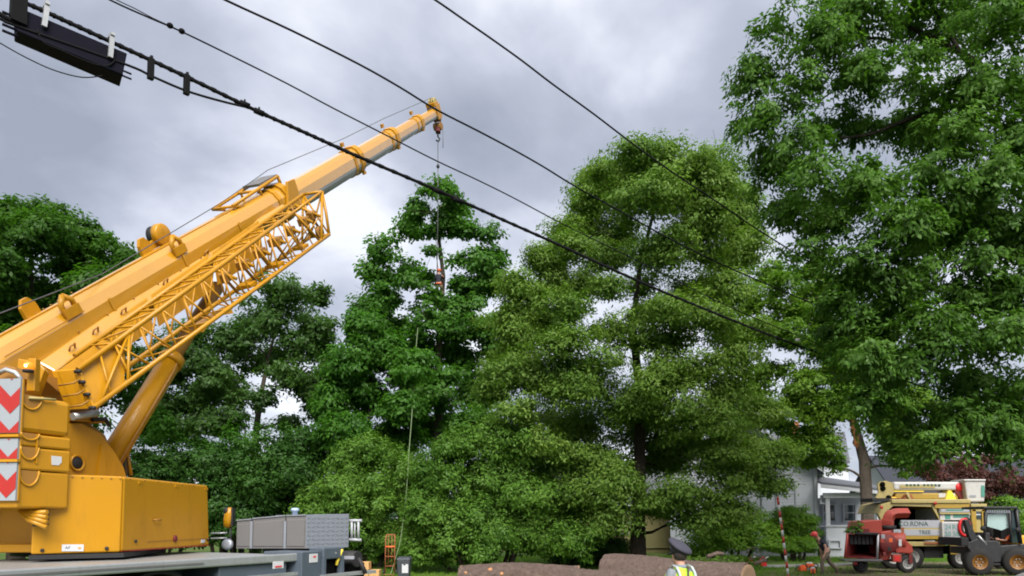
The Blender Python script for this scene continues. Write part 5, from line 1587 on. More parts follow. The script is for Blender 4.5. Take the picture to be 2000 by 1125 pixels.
MB().tube(run_on(smooth([cable_pt(W4, *q) for q in [(780, -44), (850, 0), (905, 38), (960, 76), (1020, 119), (1080, 165), (1160, 223), (1240, 284), (1320, 341), (1400, 394), (1470, 442), (1530, 480), (1600, 524), (1660, 560)]], 4)), 0.020, 7).build("cable", M["cable"], t)

# ------------------------------------------------------------------ logs
def log(label, a, b, ra, rb, knots=(), cuts=(), seed=0):
    r_ = np.random.default_rng(seed)
    a, b = Vector(a), Vector(b)
    n, k = 90, 64
    ph = r_.random(8) * 6.28
    pts = [a.lerp(b, i / n) + V(0, 0, .03 * math.sin(i / n * 6 + ph[0])) for i in range(n + 1)]
    rs = [ra + (rb - ra) * i / n for i in range(n + 1)]
    nz = r_.normal(size=(n + 1, k)) * .011
    for _ in range(2): nz = (nz + np.roll(nz, 1, 0) + np.roll(nz, -1, 0)) / 2.0
    # ridged bark runs along the log
    rid = np.abs(np.sin(np.arange(k) * 2.6 + ph[1])) * .035 + r_.normal(size=k) * .018
    def wob(i, j):
        th = 2 * math.pi * j / k
        i = i * 44 / 90
        ii = min(n, int(i * 90 / 44 + .5))
        v = 1 + .035 * math.sin(2 * th + ph[2] + i * .06) + .02 * math.sin(3 * th + ph[3] - i * .1) + nz[ii, j] + rid[(j + int(i * .12)) % k]
        for (ki, kth, amp, wd) in knots:
            dth = (th - kth + math.pi) % (2 * math.pi) - math.pi
            v += amp * math.exp(-((i - ki) / wd) ** 2 - (dth / .35) ** 2)
        return v
    root = thing("log", label, "log", V((a.x + b.x) / 2, (a.y + b.y) / 2, 0), "felled logs by the road")
    MB().tube(pts, rs, k, caps=False, wob=wob).build("bark", BARK["log"], root)
    d = (b - a).normalized()
    for (p, s, r) in ((a, -1, ra), (b, 1, rb)):
        prof = [(r * .2, .012), (r * .55, .008), (r * .8, .004), (r * .96, 0), (r * .99, -.05), (r * .97, -.06)]
        MB().lathe(prof, p - d * (s * .0), d * s, 32).build("cut_end", M["cut"], root)
    for (i, th, w) in cuts:
        t0 = (b - a).normalized()
        side = t0.cross(UZ).normalized(); up = side.cross(t0)
        rr = ra + (rb - ra) * i / n
        nr_ = side * math.cos(th) + up * math.sin(th)
        c = a.lerp(b, i / n) + nr_ * rr * 1.03
        MB().lathe([(w, -.05), (w * .96, .01), (w * .5, .02)], c, nr_, 14).build("branch_scar", M["cut_bright"], root)
    return root


# angle 90 deg = top of a log (side = camera side)
log("longest brown log with a pale sawn end, behind the police officer", (2.68, 20.6, .53), (5.72, 18.0, .48), .53, .49, cuts=((20, 1.9, .03),), seed=3)
log("brown log with a stub branch and orange branch scars", (-1.35, 19.6, .42), (1.75, 19.2, .45), .43, .42,
    knots=((8, math.pi / 2 * 1.0, .36, 1.6), (38, 1.7, .12, 3)), cuts=((24, 0.85, .06), (33, .55, .05), (6, .6, .04)), seed=5)
log("short brown log lying lowest, nearest the road between the other two", (1.40, 17.6, .44), (3.3, 17.2, .44), .43, .44, knots=((10, 1.7, .1, 3),), cuts=(), seed=8)
for (px, py, w, lab) in ((1395, 1078, .28, "small orange tipped branch offcut on top of the longest log"), (1500 - 15, 1092, .22, "small pale chip of wood beside the longest log's far end")):
    p = at(px, py + 6, 20.4 if px < 1450 else 24)
    tt = thing("wood_offcut", lab, "offcut", V(p.x, p.y, p.z - .1))
    MB().tube([p + V(-.2, 0, -.05), p + V(.1, .05, .05), p + V(w, .1, .02)], [.05, .06, .05], 9).build("bark", BARK["log"], tt)
    MB().lathe([(.05, 0), (.045, .01)], p + V(w, .1, .02), V(1, -.2, 0), 10).build("cut_face", M["cut_bright"], tt)
# brush heap of cut twigs behind the log
br_t = thing("brush_heap", "heap of cut leafy brush behind the longest log", "brush heap", gat(1425, 24.5))
C_, R_ = blobs([(1390, 1098, 30, 16), (1440, 1096, 36, 14), (1350, 1100, 30, 12)], 24.5)
crown("foliage", C_, R_, 60, 45, .12, LEAF["big"], br_t, csize=(.35, .12), zmin=.05)
tb = MB()
for k in range(26):
    a = V(*C_[k % 3]) + Vector(rng.normal(size=3) * np.array([.4, .3, .12]))
    tb.tube(bend(a, a + Vector(rng.normal(size=3) * np.array([.6, .3, .2])), 4, 0, .1), [.022, .02, .016, .012, .008], 6)
o_ = tb.build("twigs", BARK["grey"], br_t); o_["kind"] = "stuff"

# ------------------------------------------------------------------ people
BASE = dict(pelvis=(0, 0, .95), waist=(0, 0, 1.08), chest=(0, 0, 1.27), neckb=(0, -.01, 1.44), neck=(0, .01, 1.51), head=(0, .035, 1.60), crown=(0, .03, 1.67), nose=(0, .125, 1.585),
            sh=(.165, -.01, 1.405), el=(.235, -.03, 1.13), wr=(.25, .06, .90), ha=(.25, .085, .83),
            hip=(.09, 0, .91), kn=(.10, .02, .50), an=(.105, -.02, .09), toe=(.115, .13, .045))


def person(label, loc, heading, pose, cloth, scale=1.0, extra=None):
    f = Vector((heading[0], heading[1], 0)).normalized(); r = V(f.y, -f.x, 0)
    loc = Vector(loc)
    J = {}
    for k, v in BASE.items():
        if k in ("sh", "el", "wr", "ha", "hip", "kn", "an", "toe"):
            J[k + "R"] = v; J[k + "L"] = (-v[0], v[1], v[2])
        else: J[k] = v
    J.update(pose)
    def w(p): return loc + (r * p[0] + f * p[1] + UZ * p[2]) * scale
    root = thing("person", label, "person", loc)
    names, verts, edges, rad = {}, [], [], []
    def add(n, p, ra, par=None):
        names[n] = len(verts); verts.append(w(p)); rad.append(ra * scale if not isinstance(ra, tuple) else (ra[0] * scale, ra[1] * scale))
        if par is not None: edges.append((names[par], names[n]))
    add("pelvis", J["pelvis"], .125); add("waist", J["waist"], .118, "pelvis"); add("chest", J["chest"], .135, "waist"); add("neckb", J["neckb"], .065, "chest")
    add("neck", J["neck"], .055, "neckb"); add("head", J["head"], .088, "neck"); add("crown", J["crown"], .07, "head"); add("nose", J["nose"], .012, "head")
    hd = Vector(J["head"])
    for s in (-1, 1): add("ear%d" % s, (hd.x + s * .092, hd.y - .005, hd.z), .014, "head")
    for s in "RL":
        add("sh" + s, J["sh" + s], .058, "chest"); add("el" + s, J["el" + s], .042, "sh" + s); add("wr" + s, J["wr" + s], .030, "el" + s); add("ha" + s, J["ha" + s], (.036, .02), "wr" + s)
        d = (Vector(J["ha" + s]) - Vector(J["wr" + s])).normalized()
        sd = V(0, 1, 0) if abs(d.y) < .8 else V(0, 0, 1)
        for q in range(4):
            L = (.07, .08, .075, .058)[q]
            b0 = Vector(J["ha" + s]) + sd * ((1.5 - q) * .019) + d * .03
            add("f%s%d" % (s, q), tuple(b0), .0095, "ha" + s)
            add("g%s%d" % (s, q), tuple(b0 + d * L * .55 + V(0, .004, 0)), .0085, "f%s%d" % (s, q))
            add("h%s%d" % (s, q), tuple(b0 + d * L + V((-.012 if s == "R" else .012), .008, 0)), .007, "g%s%d" % (s, q))
        b0 = Vector(J["ha" + s]) + sd * .038 - d * .02
        add("t" + s, tuple(b0), .011, "ha" + s); add("u" + s, tuple(b0 + d * .045 + sd * .016), .009, "t" + s)
        add("hip" + s, J["hip" + s], .092, "pelvis"); add("kn" + s, J["kn" + s], .058, "hip" + s); add("an" + s, J["an" + s], .038, "kn" + s); add("toe" + s, J["toe" + s], .034, "an" + s)
    skin("body", verts, edges, rad, M["skin"], root, 2)

    def garment(nm, chain, m, grow):
        vs, es, rr, ix = [], [], [], {}
        for (n, p, ra, par) in chain:
            ix[n] = len(vs); vs.append(w(p)); rr.append((ra + grow) * scale)
            if par: es.append((ix[par], ix[n]))
        return skin(nm, vs, es, rr, m, root, 2)
    def mid(a, b, t): return tuple(Vector(J[a]).lerp(Vector(J[b]), t))
    top = [("chest", J["chest"], .135, None), ("waist", J["waist"], .118, "chest"), ("pelvis", mid("waist", "pelvis", .8), .125, "waist"), ("neckb", mid("chest", "neckb", .9), .07, "chest")]
    for s in "RL":
        top += [("sh" + s, J["sh" + s], .056, "chest"), ("el" + s, mid("sh" + s, "el" + s, cloth.get("sleeve", .6)), .048, "sh" + s)]
        if cloth.get("sleeve", .6) > 1:
            pass
    garment("shirt", top, M[cloth["shirt"]], .012)
    low = [("pelvis", J["pelvis"], .125, None), ("w", mid("pelvis", "waist", .4), .12, "pelvis")]
    for s in "RL":
        low += [("hip" + s, J["hip" + s], .095, "pelvis"), ("kn" + s, J["kn" + s], .062, "hip" + s), ("an" + s, mid("kn" + s, "an" + s, .92), .050, "kn" + s)]
    garment("trousers", low, M[cloth["trousers"]], .012)
    for s in "RL":
        a, t_ = Vector(J["an" + s]), Vector(J["toe" + s])
        heel = a + (a - t_).normalized() * .03 + V(0, 0, -.03)
        skin("boot", [w(a + V(0, 0, .08)), w(a), w(a.lerp(t_, .6)), w(t_), w(heel)], [(0, 1), (1, 2), (2, 3), (1, 4)], [.052 * scale, .05 * scale, .047 * scale, .04 * scale, .04 * scale], M["boot"], root, 1)
    for s in (-1, 1):
        MB().ball(w((hd.x + s * .032, hd.y + .078, hd.z + .022)), .011 * scale, 8).build("eye", M["label"], root)
    return root, w, J, f, r


# police officer, seen from behind, facing away and a little to the left
oloc = gat(1327, 9.0)
off, w, J, of, orr = person("police officer from behind in a peaked cap and neon yellow vest", oloc, (-.45, .89),
                            {}, dict(shirt="shirt_l", trousers="trous_d", sleeve=.75), scale=0.985)
sk = MB()
hd = w(J["head"])
MB().ball(hd + V(.01, -.022, .018), (.093, .10, .085), 14).build("hair", M["hair"], off)
# cap: band, flared crown, visor; high at the front, sagging towards us
cn_ = V(.46, -.36, .81).normalized()
cc = hd + V(-.005, .0, .045)
MB().lathe([(.092, -.012), (.098, -.01), (.101, .03), (.099, .034)], cc, V(.22, -.16, .96), 28).build("cap_band", M["capband"], off)
ctr = cc + V(-.004, .008, .028)
pr = [(.100, 0), (.125, .022), (.152, .052), (.158, .066), (.150, .078), (.115, .092), (.06, .099), (.01, .101)]
co_ = MB().lathe(pr, ctr, cn_, 36).build("cap_crown", M["cap"], off)
MB().tube([ctr + cn_ * .060 + (cn_.cross(UZ).normalized() * math.cos(q) + cn_.cross(cn_.cross(UZ).normalized()) * math.sin(q)) * .158 for q in [2 * math.pi * k / 28 for k in range(29)]], .006, 6, caps=False).build("cap_piping", M["capband"], off)
vf = V(-.7, .7, 0).normalized()
vr = V(vf.y, -vf.x, 0)
vis0 = [cc + vf * (.085 * math.cos(q)) + vr * (.095 * math.sin(q)) + V(0, 0, -.005) for q in [(-1.2 + 2.4 * k / 10) for k in range(11)]]
vis1 = [cc + vf * (.155 * math.cos(q)) + vr * (.105 * math.sin(q)) + V(0, 0, -.04 * math.cos(q)) for q in [(-1.2 + 2.4 * k / 10) for k in range(11)]][::-1]
MB().prism(vis0 + vis1, V(0, 0, .006)).build("cap_visor", M["black"], off)
# collar, vest, tape, strap
MB().lathe([(.068, -.03), (.075, 0), (.070, .035), (.064, .035)], w((0, -.005, 1.465)), V(0, .05, 1), 20).build("collar", M["shirt_l"], off)
vj = lambda a, b, t: tuple(Vector(J[a]).lerp(Vector(J[b]), t))
vs = [w(J["chest"]), w(J["waist"]), w(vj("waist", "pelvis", .5)), w(vj("chest", "neckb", .80)), w(vj("chest", "shR", 1.04)), w(vj("chest", "shL", 1.04)), w((.135, -.015, 1.43)), w((-.135, -.015, 1.43))]
skin("vest", vs, [(0, 1), (1, 2), (0, 3), (0, 4), (0, 5), (3, 6), (3, 7)], [.176, .158, .160, .10, .096, .096, .075, .075], M["vest"], off, 2)
for s in (-1, 1):
    a = [w((s * .10, .06, 1.462)), w((s * .112, 0, 1.494)), w((s * .115, -.07, 1.475)), w((s * .118, -.125, 1.40)), w((s * .12, -.158, 1.28)), w((s * .12, -.16, 1.1))]
    tp = MB()
    for i in range(len(a) - 1):
        mdl = (a[i] + a[i + 1]) / 2; d_ = (a[i + 1] - a[i])
        nn = orr.cross(d_).normalized()
        tp.box(mdl + nn * .0, (.030, d_.length * 1.06, .010), (orr, d_.normalized(), nn))
    tp.build("reflective_tape", M["tape"], off)
MB().tube([w((.05, .02, 1.50)), w((.035, -.10, 1.46)), w((-.01, -.155, 1.36)), w((-.07, -.175, 1.22)), w((-.13, -.165, 1.08))], .014, 8).build("strap", M["strap"], off)

# worker in a red helmet bending forward, striding left
wloc = gat(1612, 28.0)
wk, w, J, f_, r_ = person("worker in a red helmet and dark shirt striding bent forward beside the chipper", wloc, (-1, -.12),
    dict(pelvis=(0, 0, .80), waist=(0, .07, .92), chest=(0, .17, 1.08), neckb=(0, .29, 1.22), neck=(0, .345, 1.27), head=(0, .43, 1.35), crown=(0, .46, 1.42), nose=(0, .51, 1.29),
         shR=(.16, .24, 1.19), shL=(-.16, .24, 1.19), elR=(.22, .13, .94), elL=(-.22, .16, .93), wrR=(.20, .10, .73), wrL=(-.20, .20, .72), haR=(.19, .11, .66), haL=(-.19, .22, .65),
         hipR=(.09, 0, .77), hipL=(-.09, 0, .77), knR=(.10, -.13, .42), knL=(-.10, .25, .46), anR=(.11, -.46, .13), anL=(-.10, .24, .09), toeR=(.11, -.36, .05), toeL=(-.10, .39, .045)),
    dict(shirt="shirt_b", trousers="trous", sleeve=.6), scale=1.08)
hc = w(J["head"])
up_ = (UZ * .85 + f_ * .45).normalized()
MB().lathe([(.125, -.005), (.128, .02), (.118, .075), (.085, .115), (.03, .13)], hc + up_ * .03, up_, 22).build("helmet", M["helmet"], wk)
MB().prism([hc + up_ * .03 + f_ * .10 + r_ * .08, hc + up_ * .02 + f_ * .17 + r_ * .05, hc + up_ * .02 + f_ * .17 - r_ * .05, hc + up_ * .03 + f_ * .10 - r_ * .08], up_ * .012).build("helmet_peak", M["helmet"], wk)
for s in (-1, 1):
    MB().lathe([(.05, 0), (.045, .03)], hc + r_ * (.095 * s), r_ * s, 12).build("ear_defender", M["helmet"], wk)

# climber high in the tall tree
cz = at(857, 590, 37.4).z
cloc = V(at(857, 560, 37.4).x, 37.4, cz)
cb, w, J, f_, r_ = person("climber with an orange helmet clinging to the tall tree's trunk", cloc, (.2, 1),
    dict(elR=(.27, .16, 1.25), wrR=(.16, .33, 1.42), haR=(.13, .37, 1.47), elL=(-.27, .16, 1.2), wrL=(-.16, .33, 1.3), haL=(-.13, .37, 1.34),
         knR=(.16, .24, .66), anR=(.12, .2, .25), toeR=(.12, .33, .22), knL=(-.16, .2, .55), anL=(-.12, .2, .12), toeL=(-.12, .33, .09)),
    dict(shirt="shirt_b", trousers="trous", sleeve=1.0))
hc = w(J["head"])
MB().lathe([(.125, -.005), (.128, .02), (.118, .075), (.085, .115), (.03, .13)], hc + UZ * .03, UZ, 20).build("helmet", M["orange"], cb)
MB().tube([w((0, .02, .95)) + (r_ * math.cos(q) + f_ * math.sin(q)) * .16 for q in [2 * math.pi * k / 16 for k in range(17)]], .03, 8).build("harness", M["orange"], cb)
crp = thing("climbing_rope", "pale climbing line running up from the climber along the trunk", "rope", cloc)
MB().tube([w((.05, .1, 1.0)), at(853, 505, 37.4), at(851, 455, 37.5), at(856, 420, 37.7)], .022, 6).build("line", M["rope_w"], crp)
# pale torn wood where limbs were taken off
cb2 = thing("tag_line", "pale green rope hanging slack in front of the hedge down to the lawn", "rope", gat(766, 27.5))
MB().tube(smooth([at(816, 640, 36), at(812, 690, 34.5), at(808, 760, 33), at(803, 830, 31.2), at(799, 880, 30), at(796, 930, 28.7), at(792, 980, 28.2), at(787, 1020, 28), at(781, 1060, 27.8), at(774, 1085, 27.6), at(766, 1112, 27.4), at(762, 1122, 27.2)], 4), 0.017, 7).build("line", M["rope_g"], cb2)

# ------------------------------------------------------------------ vehicles at the roadside
def fbox(mb, x0, x1, y0, y1, d0, d1):
    a, b = at(x0, y1, d0), at(x1, y0, d0)
    return mb.box(((a.x + b.x) / 2, (d0 + d1) / 2, (a.z + b.z) / 2), (b.x - a.x, d1 - d0, b.z - a.z))


def fpoly(mb, pts, d0, d1):
    return mb.prism([at(p[0], p[1], d0) for p in pts], V(0, d1 - d0, 0))


def FB(name, m, parent, *a, bevel=0.0):
    return fbox(MB(), *a).build(name, M[m], parent, bevel)


def wheel(parent, px, d, r, w_, rimm, axis=V(0, -1, 0), face=1):
    c = gat(px, d); c.z = r
    h = w_ / 2
    g = group_part("wheel", parent)
    MB().lathe([(r * .55, -h), (r * .86, -h), (r * .97, -h * .75), (r, -h * .3), (r, h * .3), (r * .97, h * .75), (r * .86, h), (r * .55, h)], c, axis, 28, caps=False).build("tyre", M["tyre"], g)
    MB().lathe([(r * .15, h * .3), (r * .3, h * .35), (r * .42, h * .55), (r * .52, h * .95), (r * .57, h * .95), (r * .57, -h * .95), (r * .5, -h * .9), (r * .3, -h * .5), (r * .1, -h * .45)], c, axis, 22).build("rim", rimm, g)
    for k in range(6):
        a = k * math.pi / 3
        p = c + V(math.cos(a) * r * .24, 0, math.sin(a) * r * .24) + axis * (face * h * .55)
        MB().lathe([(.02, -.03), (.02, .03)], p, axis, 6).build("wheel_nut", M["steel"], g)
    return c


D = 31.0
truck = thing("bucket_truck", "yellow and white bucket truck with chip box and folded lift boom", "truck", gat(1810, D))
# chip box: hollow, seen through the big side opening; walls black for the shade inside
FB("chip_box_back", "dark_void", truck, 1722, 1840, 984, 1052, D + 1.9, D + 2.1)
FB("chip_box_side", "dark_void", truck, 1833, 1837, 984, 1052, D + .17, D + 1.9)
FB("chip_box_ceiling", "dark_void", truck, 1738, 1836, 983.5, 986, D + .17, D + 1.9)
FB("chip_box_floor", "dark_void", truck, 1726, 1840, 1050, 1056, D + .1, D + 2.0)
mb = MB(); fpoly(mb, [(1715, 1003), (1722, 986), (1740, 980), (1895, 979), (1895, 992), (1828, 992), (1836, 1016), (1843, 1016), (1843, 1058), (1838, 1058), (1836, 1018), (1820, 990), (1745, 988), (1728, 1002), (1722, 1018)], D - .02, D + .16)
mb.build("chip_box_frame", M["cream"], truck, 0.01)
mb = MB(); fpoly(mb, [(1716, 1002), (1722, 985), (1740, 980), (1894, 979), (1894, 981), (1740, 982.5), (1724, 988), (1719, 1003)], D + .17, D + 2.1)
mb.build("chip_box_roof", M["cream"], truck)
FB("box_rail", "cream", truck, 1742, 1896, 975, 983, D - .10, D + .14, bevel=.03)
FB("box_upper_band", "yellow_t", truck, 1826, 1894, 984, 993, D - .05, D + 1.9, bevel=.02)
for p in ((1721, 991), (1826, 983)):
    MB().lathe([(.07, 0), (.07, .04), (.03, .05)], at(p[0], p[1], D - .12), V(0, -1, 0), 12).build("marker_lamp", M["red"], truck)
s1 = FB("sign_board", "sign", truck, 1760, 1836, 1016, 1031, D - .08, D - .02, bevel=.005)
s2 = FB("sign_board", "sign", truck, 1766, 1836, 1034, 1046, D - .08, D - .02, bevel=.005)
s3 = FB("sign_board", "sign", truck, 1744, 1760, 1034, 1050, D - .08, D - .02)
FB("sign_stripe", "cream", truck, 1766, 1836, 1031, 1034, D - .075, D - .02)
FB("sign_stripe", "yellow_t", truck, 1750, 1838, 1046, 1053, D - .07, D + .1)
lettering("CO.RDNA", at(1784, 1023.5, D - .085), V(1, 0, 0), UZ, 0.27, M["green_ink"], s1)
lettering("TREE", at(1806, 1040, D - .085), V(1, 0, 0), UZ, 0.23, M["green_ink"], s2)
lettering("K", at(1752, 1042, D - .085), V(1, 0, 0), UZ, 0.23, M["green_ink"], s3)
FB("door_post", "rust", truck, 1761, 1765, 1030, 1056, D - .09, D)
FB("side_lamp_post", "yellow_t", truck, 1836, 1844, 1016, 1066, D - .06, D + .2)
FB("lower_sill", "cream", truck, 1752, 1846, 1058, 1067, D - .02, D + 1.9, bevel=.02)
FB("lower_sill_trim", "rust", truck, 1806, 1842, 1059, 1063, D - .06, D - .02)
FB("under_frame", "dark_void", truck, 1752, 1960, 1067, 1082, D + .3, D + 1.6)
# white tool body with green panels
FB("tool_body", "white", truck, 1836, 1894, 993, 1016, D - .01, D + 1.9, bevel=.02)
tbp = FB("tool_panel", "sign", truck, 1838, 1893, 994, 1000, D - .05, D - .01)
FB("panel_stripe", "teal_ink", truck, 1848, 1882, 994.8, 997.6, D - .058, D - .051)
FB("tool_shelf", "cream", truck, 1836, 1895, 1001, 1004, D - .09, D)
FB("panel_stripe", "teal_ink", truck, 1846, 1856, 1005, 1014, D - .02, D - .011)
FB("panel_stripe", "teal_ink", truck, 1862, 1892, 1004.5, 1011, D - .02, D - .011)
db = FB("tool_box", "white", truck, 1841, 1884, 1019, 1054, D - .25, D + .3, bevel=.03)
for (x0, x1, a, b) in ((1845, 1858, "24", "50"), (1861, 1874, "RT", "58")):
    pn_ = FB("number_panel", "sign", truck, x0, x1, 1022, 1051, D - .262, D - .251)
    xc = (x0 + x1) / 2
    lettering(a, at(xc, 1030, D - .264), V(1, 0, 0), UZ, .27, M["teal_ink"], pn_)
    lettering(b, at(xc, 1043, D - .264), V(1, 0, 0), UZ, .27, M["teal_ink"], pn_)
FB("mud_flap", "yellow_t", truck, 1857, 1870, 1056, 1083, D - .2, D - .14, bevel=.01)
FB("tool_box_shelf", "cream", truck, 1838, 1888, 1053, 1058, D - .25, D + .2)
# cab of the truck, mostly behind the loader
FB("cab", "cream", truck, 1898, 1985, 1006, 1060, D - .05, D + 2.0, bevel=.08)
FB("cab_pillar", "yellow_t", truck, 1899, 1906, 986, 1040, D - .12, D - .03, bevel=.01)
FB("cab_pillar", "yellow_t", truck, 1919, 1926, 986, 1030, D - .12, D - .03, bevel=.01)
FB("cab_guard", "cream", truck, 1897, 1928, 984, 990, D - .14, D + 1.8, bevel=.02)
FB("cab_guard", "cream", truck, 1899, 1927, 995, 999, D - .12, D - .04, bevel=.01)
FB("cab_window", "win", truck, 1908, 1918, 1006, 1014, D - .075, D - .055)
FB("cab_window", "win", truck, 1930, 1962, 1010, 1030, D - .075, D - .055)
for px in (1738, 1775, 1950):
    wheel(truck, px, D + .25, .50, .30, M["rim_w"]); 
    wheel(truck, px, D + 1.75, .50, .30, M["rim_w"])
wheel(truck, 1868, D + .3, .46, .3, M["rim_w"])
FB("axle_box", "black", truck, 1806, 1842, 1067, 1090, D + .2, D + 1.2)
# lift boom, folded: upper white, lower yellow, knuckle at the rear, turret under
lb = group_part("lift_boom", truck)
def pipe(x0, y0, x1, y1, r, d0, name, m, n=16): return MB().tube([at(x0, y0, d0), at(x1, y1, d0)], r, n).build(name, M[m], lb)
UB0, UB1 = at(1742, 949, D + .7), at(1878, 950, D + .7)
MB().box((UB0 + UB1) / 2, ((UB1 - UB0).length, .34, .36)).build("upper_boom", M["white"], lb, .08)
MB().box((UB0 + UB1) / 2 + V(-.5, -.19, -.02), (1.5, .006, .13)).build("boom_marking", M["cream"], lb)
for k in range(9):
    MB().box((UB0 + UB1) / 2 + V(-.95 + k * .16 + (.1 if k > 3 else 0), -.192, .03), (.10, .006, .09)).build("marking_mark", M["green_ink"], lb)
MB().box((at(1736, 958, D + .7) + at(1800, 958, D + .7)) / 2 + V(0, -.02, -.04), (1.4, .3, .05)).build("boom_pad", M["hose_y"], lb)
LB0, LB1 = at(1745, 970, D + .75), at(1868, 969, D + .75)
MB().box((LB0 + LB1) / 2, ((LB1 - LB0).length, .32, .29)).build("lower_boom", M["yellow_t"], lb, .06)
MB().box((at(1828, 969, D + .75) + at(1862, 969, D + .75)) / 2 + V(0, -.165, .03), (.7, .008, .18)).build("boom_panel", M["white"], lb)
mb = MB(); fpoly(mb, [(1714, 948), (1718, 941), (1730, 939), (1744, 943), (1746, 962), (1738, 976), (1730, 980), (1710, 972), (1716, 962)], D + .5, D + .58)
mb.build("knuckle_plate", M["cream"], lb, .01)
mb = MB(); fpoly(mb, [(1714, 948), (1718, 941), (1730, 939), (1744, 943), (1746, 962), (1738, 976), (1730, 980), (1716, 972), (1716, 962)], D + .92, D + 1.0)
mb.build("knuckle_plate", M["cream"], lb, .01)
for p in ((1723, 946), (1724, 954), (1735, 972)):
    MB().lathe([(.11, -.02), (.11, .05), (.05, .06)], at(p[0], p[1], D + .5), V(0, -1, 0), 14).build("pivot_pin", M["dark_void"], lb)
FB("rear_platform", "black", lb, 1704, 1752, 973, 979, D + .3, D + 1.4)
MB().lathe([(.22, 0), (.25, .05), (.25, .2), (.18, .25)], at(1742, 982, D + .8) + V(0, 0, 0), UZ, 18).build("boom_rest", M["loader_y"], lb)
mb = MB(); fpoly(mb, [(1772, 965), (1780, 965), (1790, 982), (1782, 984), (1768, 984), (1766, 974)], D + .3, D + .9)
mb.build("turret_arm", M["rust"], lb, .02)
pipe(1771, 962, 1781, 985, .05, D + .25, "lift_cylinder", "cream")
FB("turret_block", "chip_dark", lb, 1756, 1776, 973, 983, D + .4, D + 1.2, bevel=.02)
for (x0, x1) in ((1788, 1806), (1812, 1828), (1834, 1850)):
    FB("hose_guard", "black", lb, x0, x1, 975, 980, D + .6, D + .9)
mb = MB(); fpoly(mb, [(1862, 952), (1874, 944), (1884, 950), (1886, 974), (1878, 977), (1866, 962)], D + .55, D + .95)
mb.build("elbow_plate", M["chip_dark"], lb, .02)
MB().lathe([(.16, -.04), (.18, 0), (.14, .05)], at(1873, 951, D + .55), V(0, -1, 0), 16).build("elbow_pin", M["gasred"], lb)
mb = MB(); fpoly(mb, [(1852, 958), (1858, 958), (1868, 974), (1868, 978), (1846, 978)], D + .5, D + .9)
mb.build("saddle_plate", M["hose_y"], lb, .01)
# bucket with its liner edge
bk0 = [(1884, 938), (1921, 936), (1924, 979), (1891, 980)]
MB().hexa([at(1890, 980, D + .3), at(1923, 980, D + .3), at(1923, 980, D + .3) + V(0, .8, 0), at(1890, 980, D + .3) + V(0, .8, 0)],
          [at(1884, 938, D + .25), at(1925, 937, D + .25), at(1925, 937, D + .25) + V(0, .9, 0), at(1884, 938, D + .25) + V(0, .9, 0)]).build("bucket", M["white"], truck, .05)
FB("bucket_rim", "white", truck, 1883, 1926, 936, 939.5, D + .2, D + 1.2, bevel=.03)
FB("bucket_stripe", "teal_ink", truck, 1917, 1922.5, 948, 970, D + .255, D + .285)
FB("bucket_plate", "found", truck, 1894, 1906, 967, 971, D + .27, D + .30)
MB().tube([at(1884, 952, D + .7), at(1876, 960, D + .7)], .09, 12).build("bucket_bracket", M["black"], truck)
# hose reel and cones on the tool body's end
MB().tube([at(1884, 1030, D - .3) + V(.22 * math.cos(q), 0, .34 * math.sin(q)) for q in [2 * math.pi * k / 22 for k in range(23)]], .06, 10, caps=False).build("hose_reel", M["gasred"], truck)
MB().tube([at(1889, 1029, D - .3) + V(.20 * math.cos(q), .05, .36 * math.sin(q)) for q in [2 * math.pi * k / 22 for k in range(23)]], .06, 10, caps=False).build("hose_coil", M["black"], truck)

# wood chipper
D = 29.0
chp = thing("wood_chipper", "faded red wood chipper with its dark feed hopper open", "wood chipper", gat(1715, D))
def ring(pts0, pts1, name, m):
    """open funnel: outer pts0 (near) to pts1 (far), with wall thickness"""
    n = len(pts0)
    mb = MB()
    mb._add(pts0 + pts1, [(i, (i + 1) % n, n + (i + 1) % n, n + i) for i in range(n)])
    o = mb.build(name, M[m], chp)
    md = o.modifiers.new("thick", 'SOLIDIFY'); md.thickness = .04
    return o
fr = [at(1650, 1090, D - .9), at(1713, 1091, D - .9), at(1715, 1043, D - .9), at(1655, 1042, D - .9)]
bkp = [at(1672, 1080, D + .6), at(1708, 1080, D + .6), at(1708, 1052, D + .6), at(1674, 1052, D + .6)]
ring(fr, bkp, "hopper", "chip_dark")
MB().hexa([bkp[0], bkp[1], bkp[2], bkp[3]], [p + V(0, .05, 0) for p in bkp]).build("hopper_back", M["dark_void"], chp)  # black end piece, colour stands for the shade deep in the hopper
for (a, b) in ((0, 3), (1, 2)):
    MB().tube([fr[a], fr[b]], .045, 8).build("hopper_rim", M["steel"] if a else M["chip_red"], chp)
MB().box((fr[0] + fr[1]) / 2 + V(-.03, -.05, -.06), (1.42, .5, .07)).build("feed_table", M["cab_grey"], chp, .01)
MB().tube([fr[3] + V(.3, -.02, -.0), fr[2]], .05, 8).build("hopper_rim", M["black"], chp)
for k in range(7):                                       # hanging rubber curtain
    x = fr[3].lerp(fr[2], .10 + .13 * k)
    MB().box(x + V(0, .25, -.20), (.115, .02, .42)).build("curtain_strip", M["black"], chp)
mb = MB(); fpoly(mb, [(1678, 1042), (1684, 1018), (1722, 1015), (1724, 1040), (1714, 1044)], D - .3, D + .9)
mb.build("feed_cover", M["chip_red"], chp, .03)
FB("feed_bar", "chip_dark", chp, 1674, 1698, 1033, 1042, D - .5, D - .3)
mb = MB(); fpoly(mb, [(1716, 1040), (1740, 1036), (1746, 1044), (1744, 1075), (1738, 1094), (1718, 1094)], D - .25, D + 1.0)
mb.build("chipper_drum", M["chip_red"], chp, .04)
MB().lathe([(.34, -.12), (.36, -.08), (.36, .2), (.3, .25)], at(1730, 1062, D - .3), V(0, -1, 0), 22).build("drum_cover", M["chip_dark"], chp)
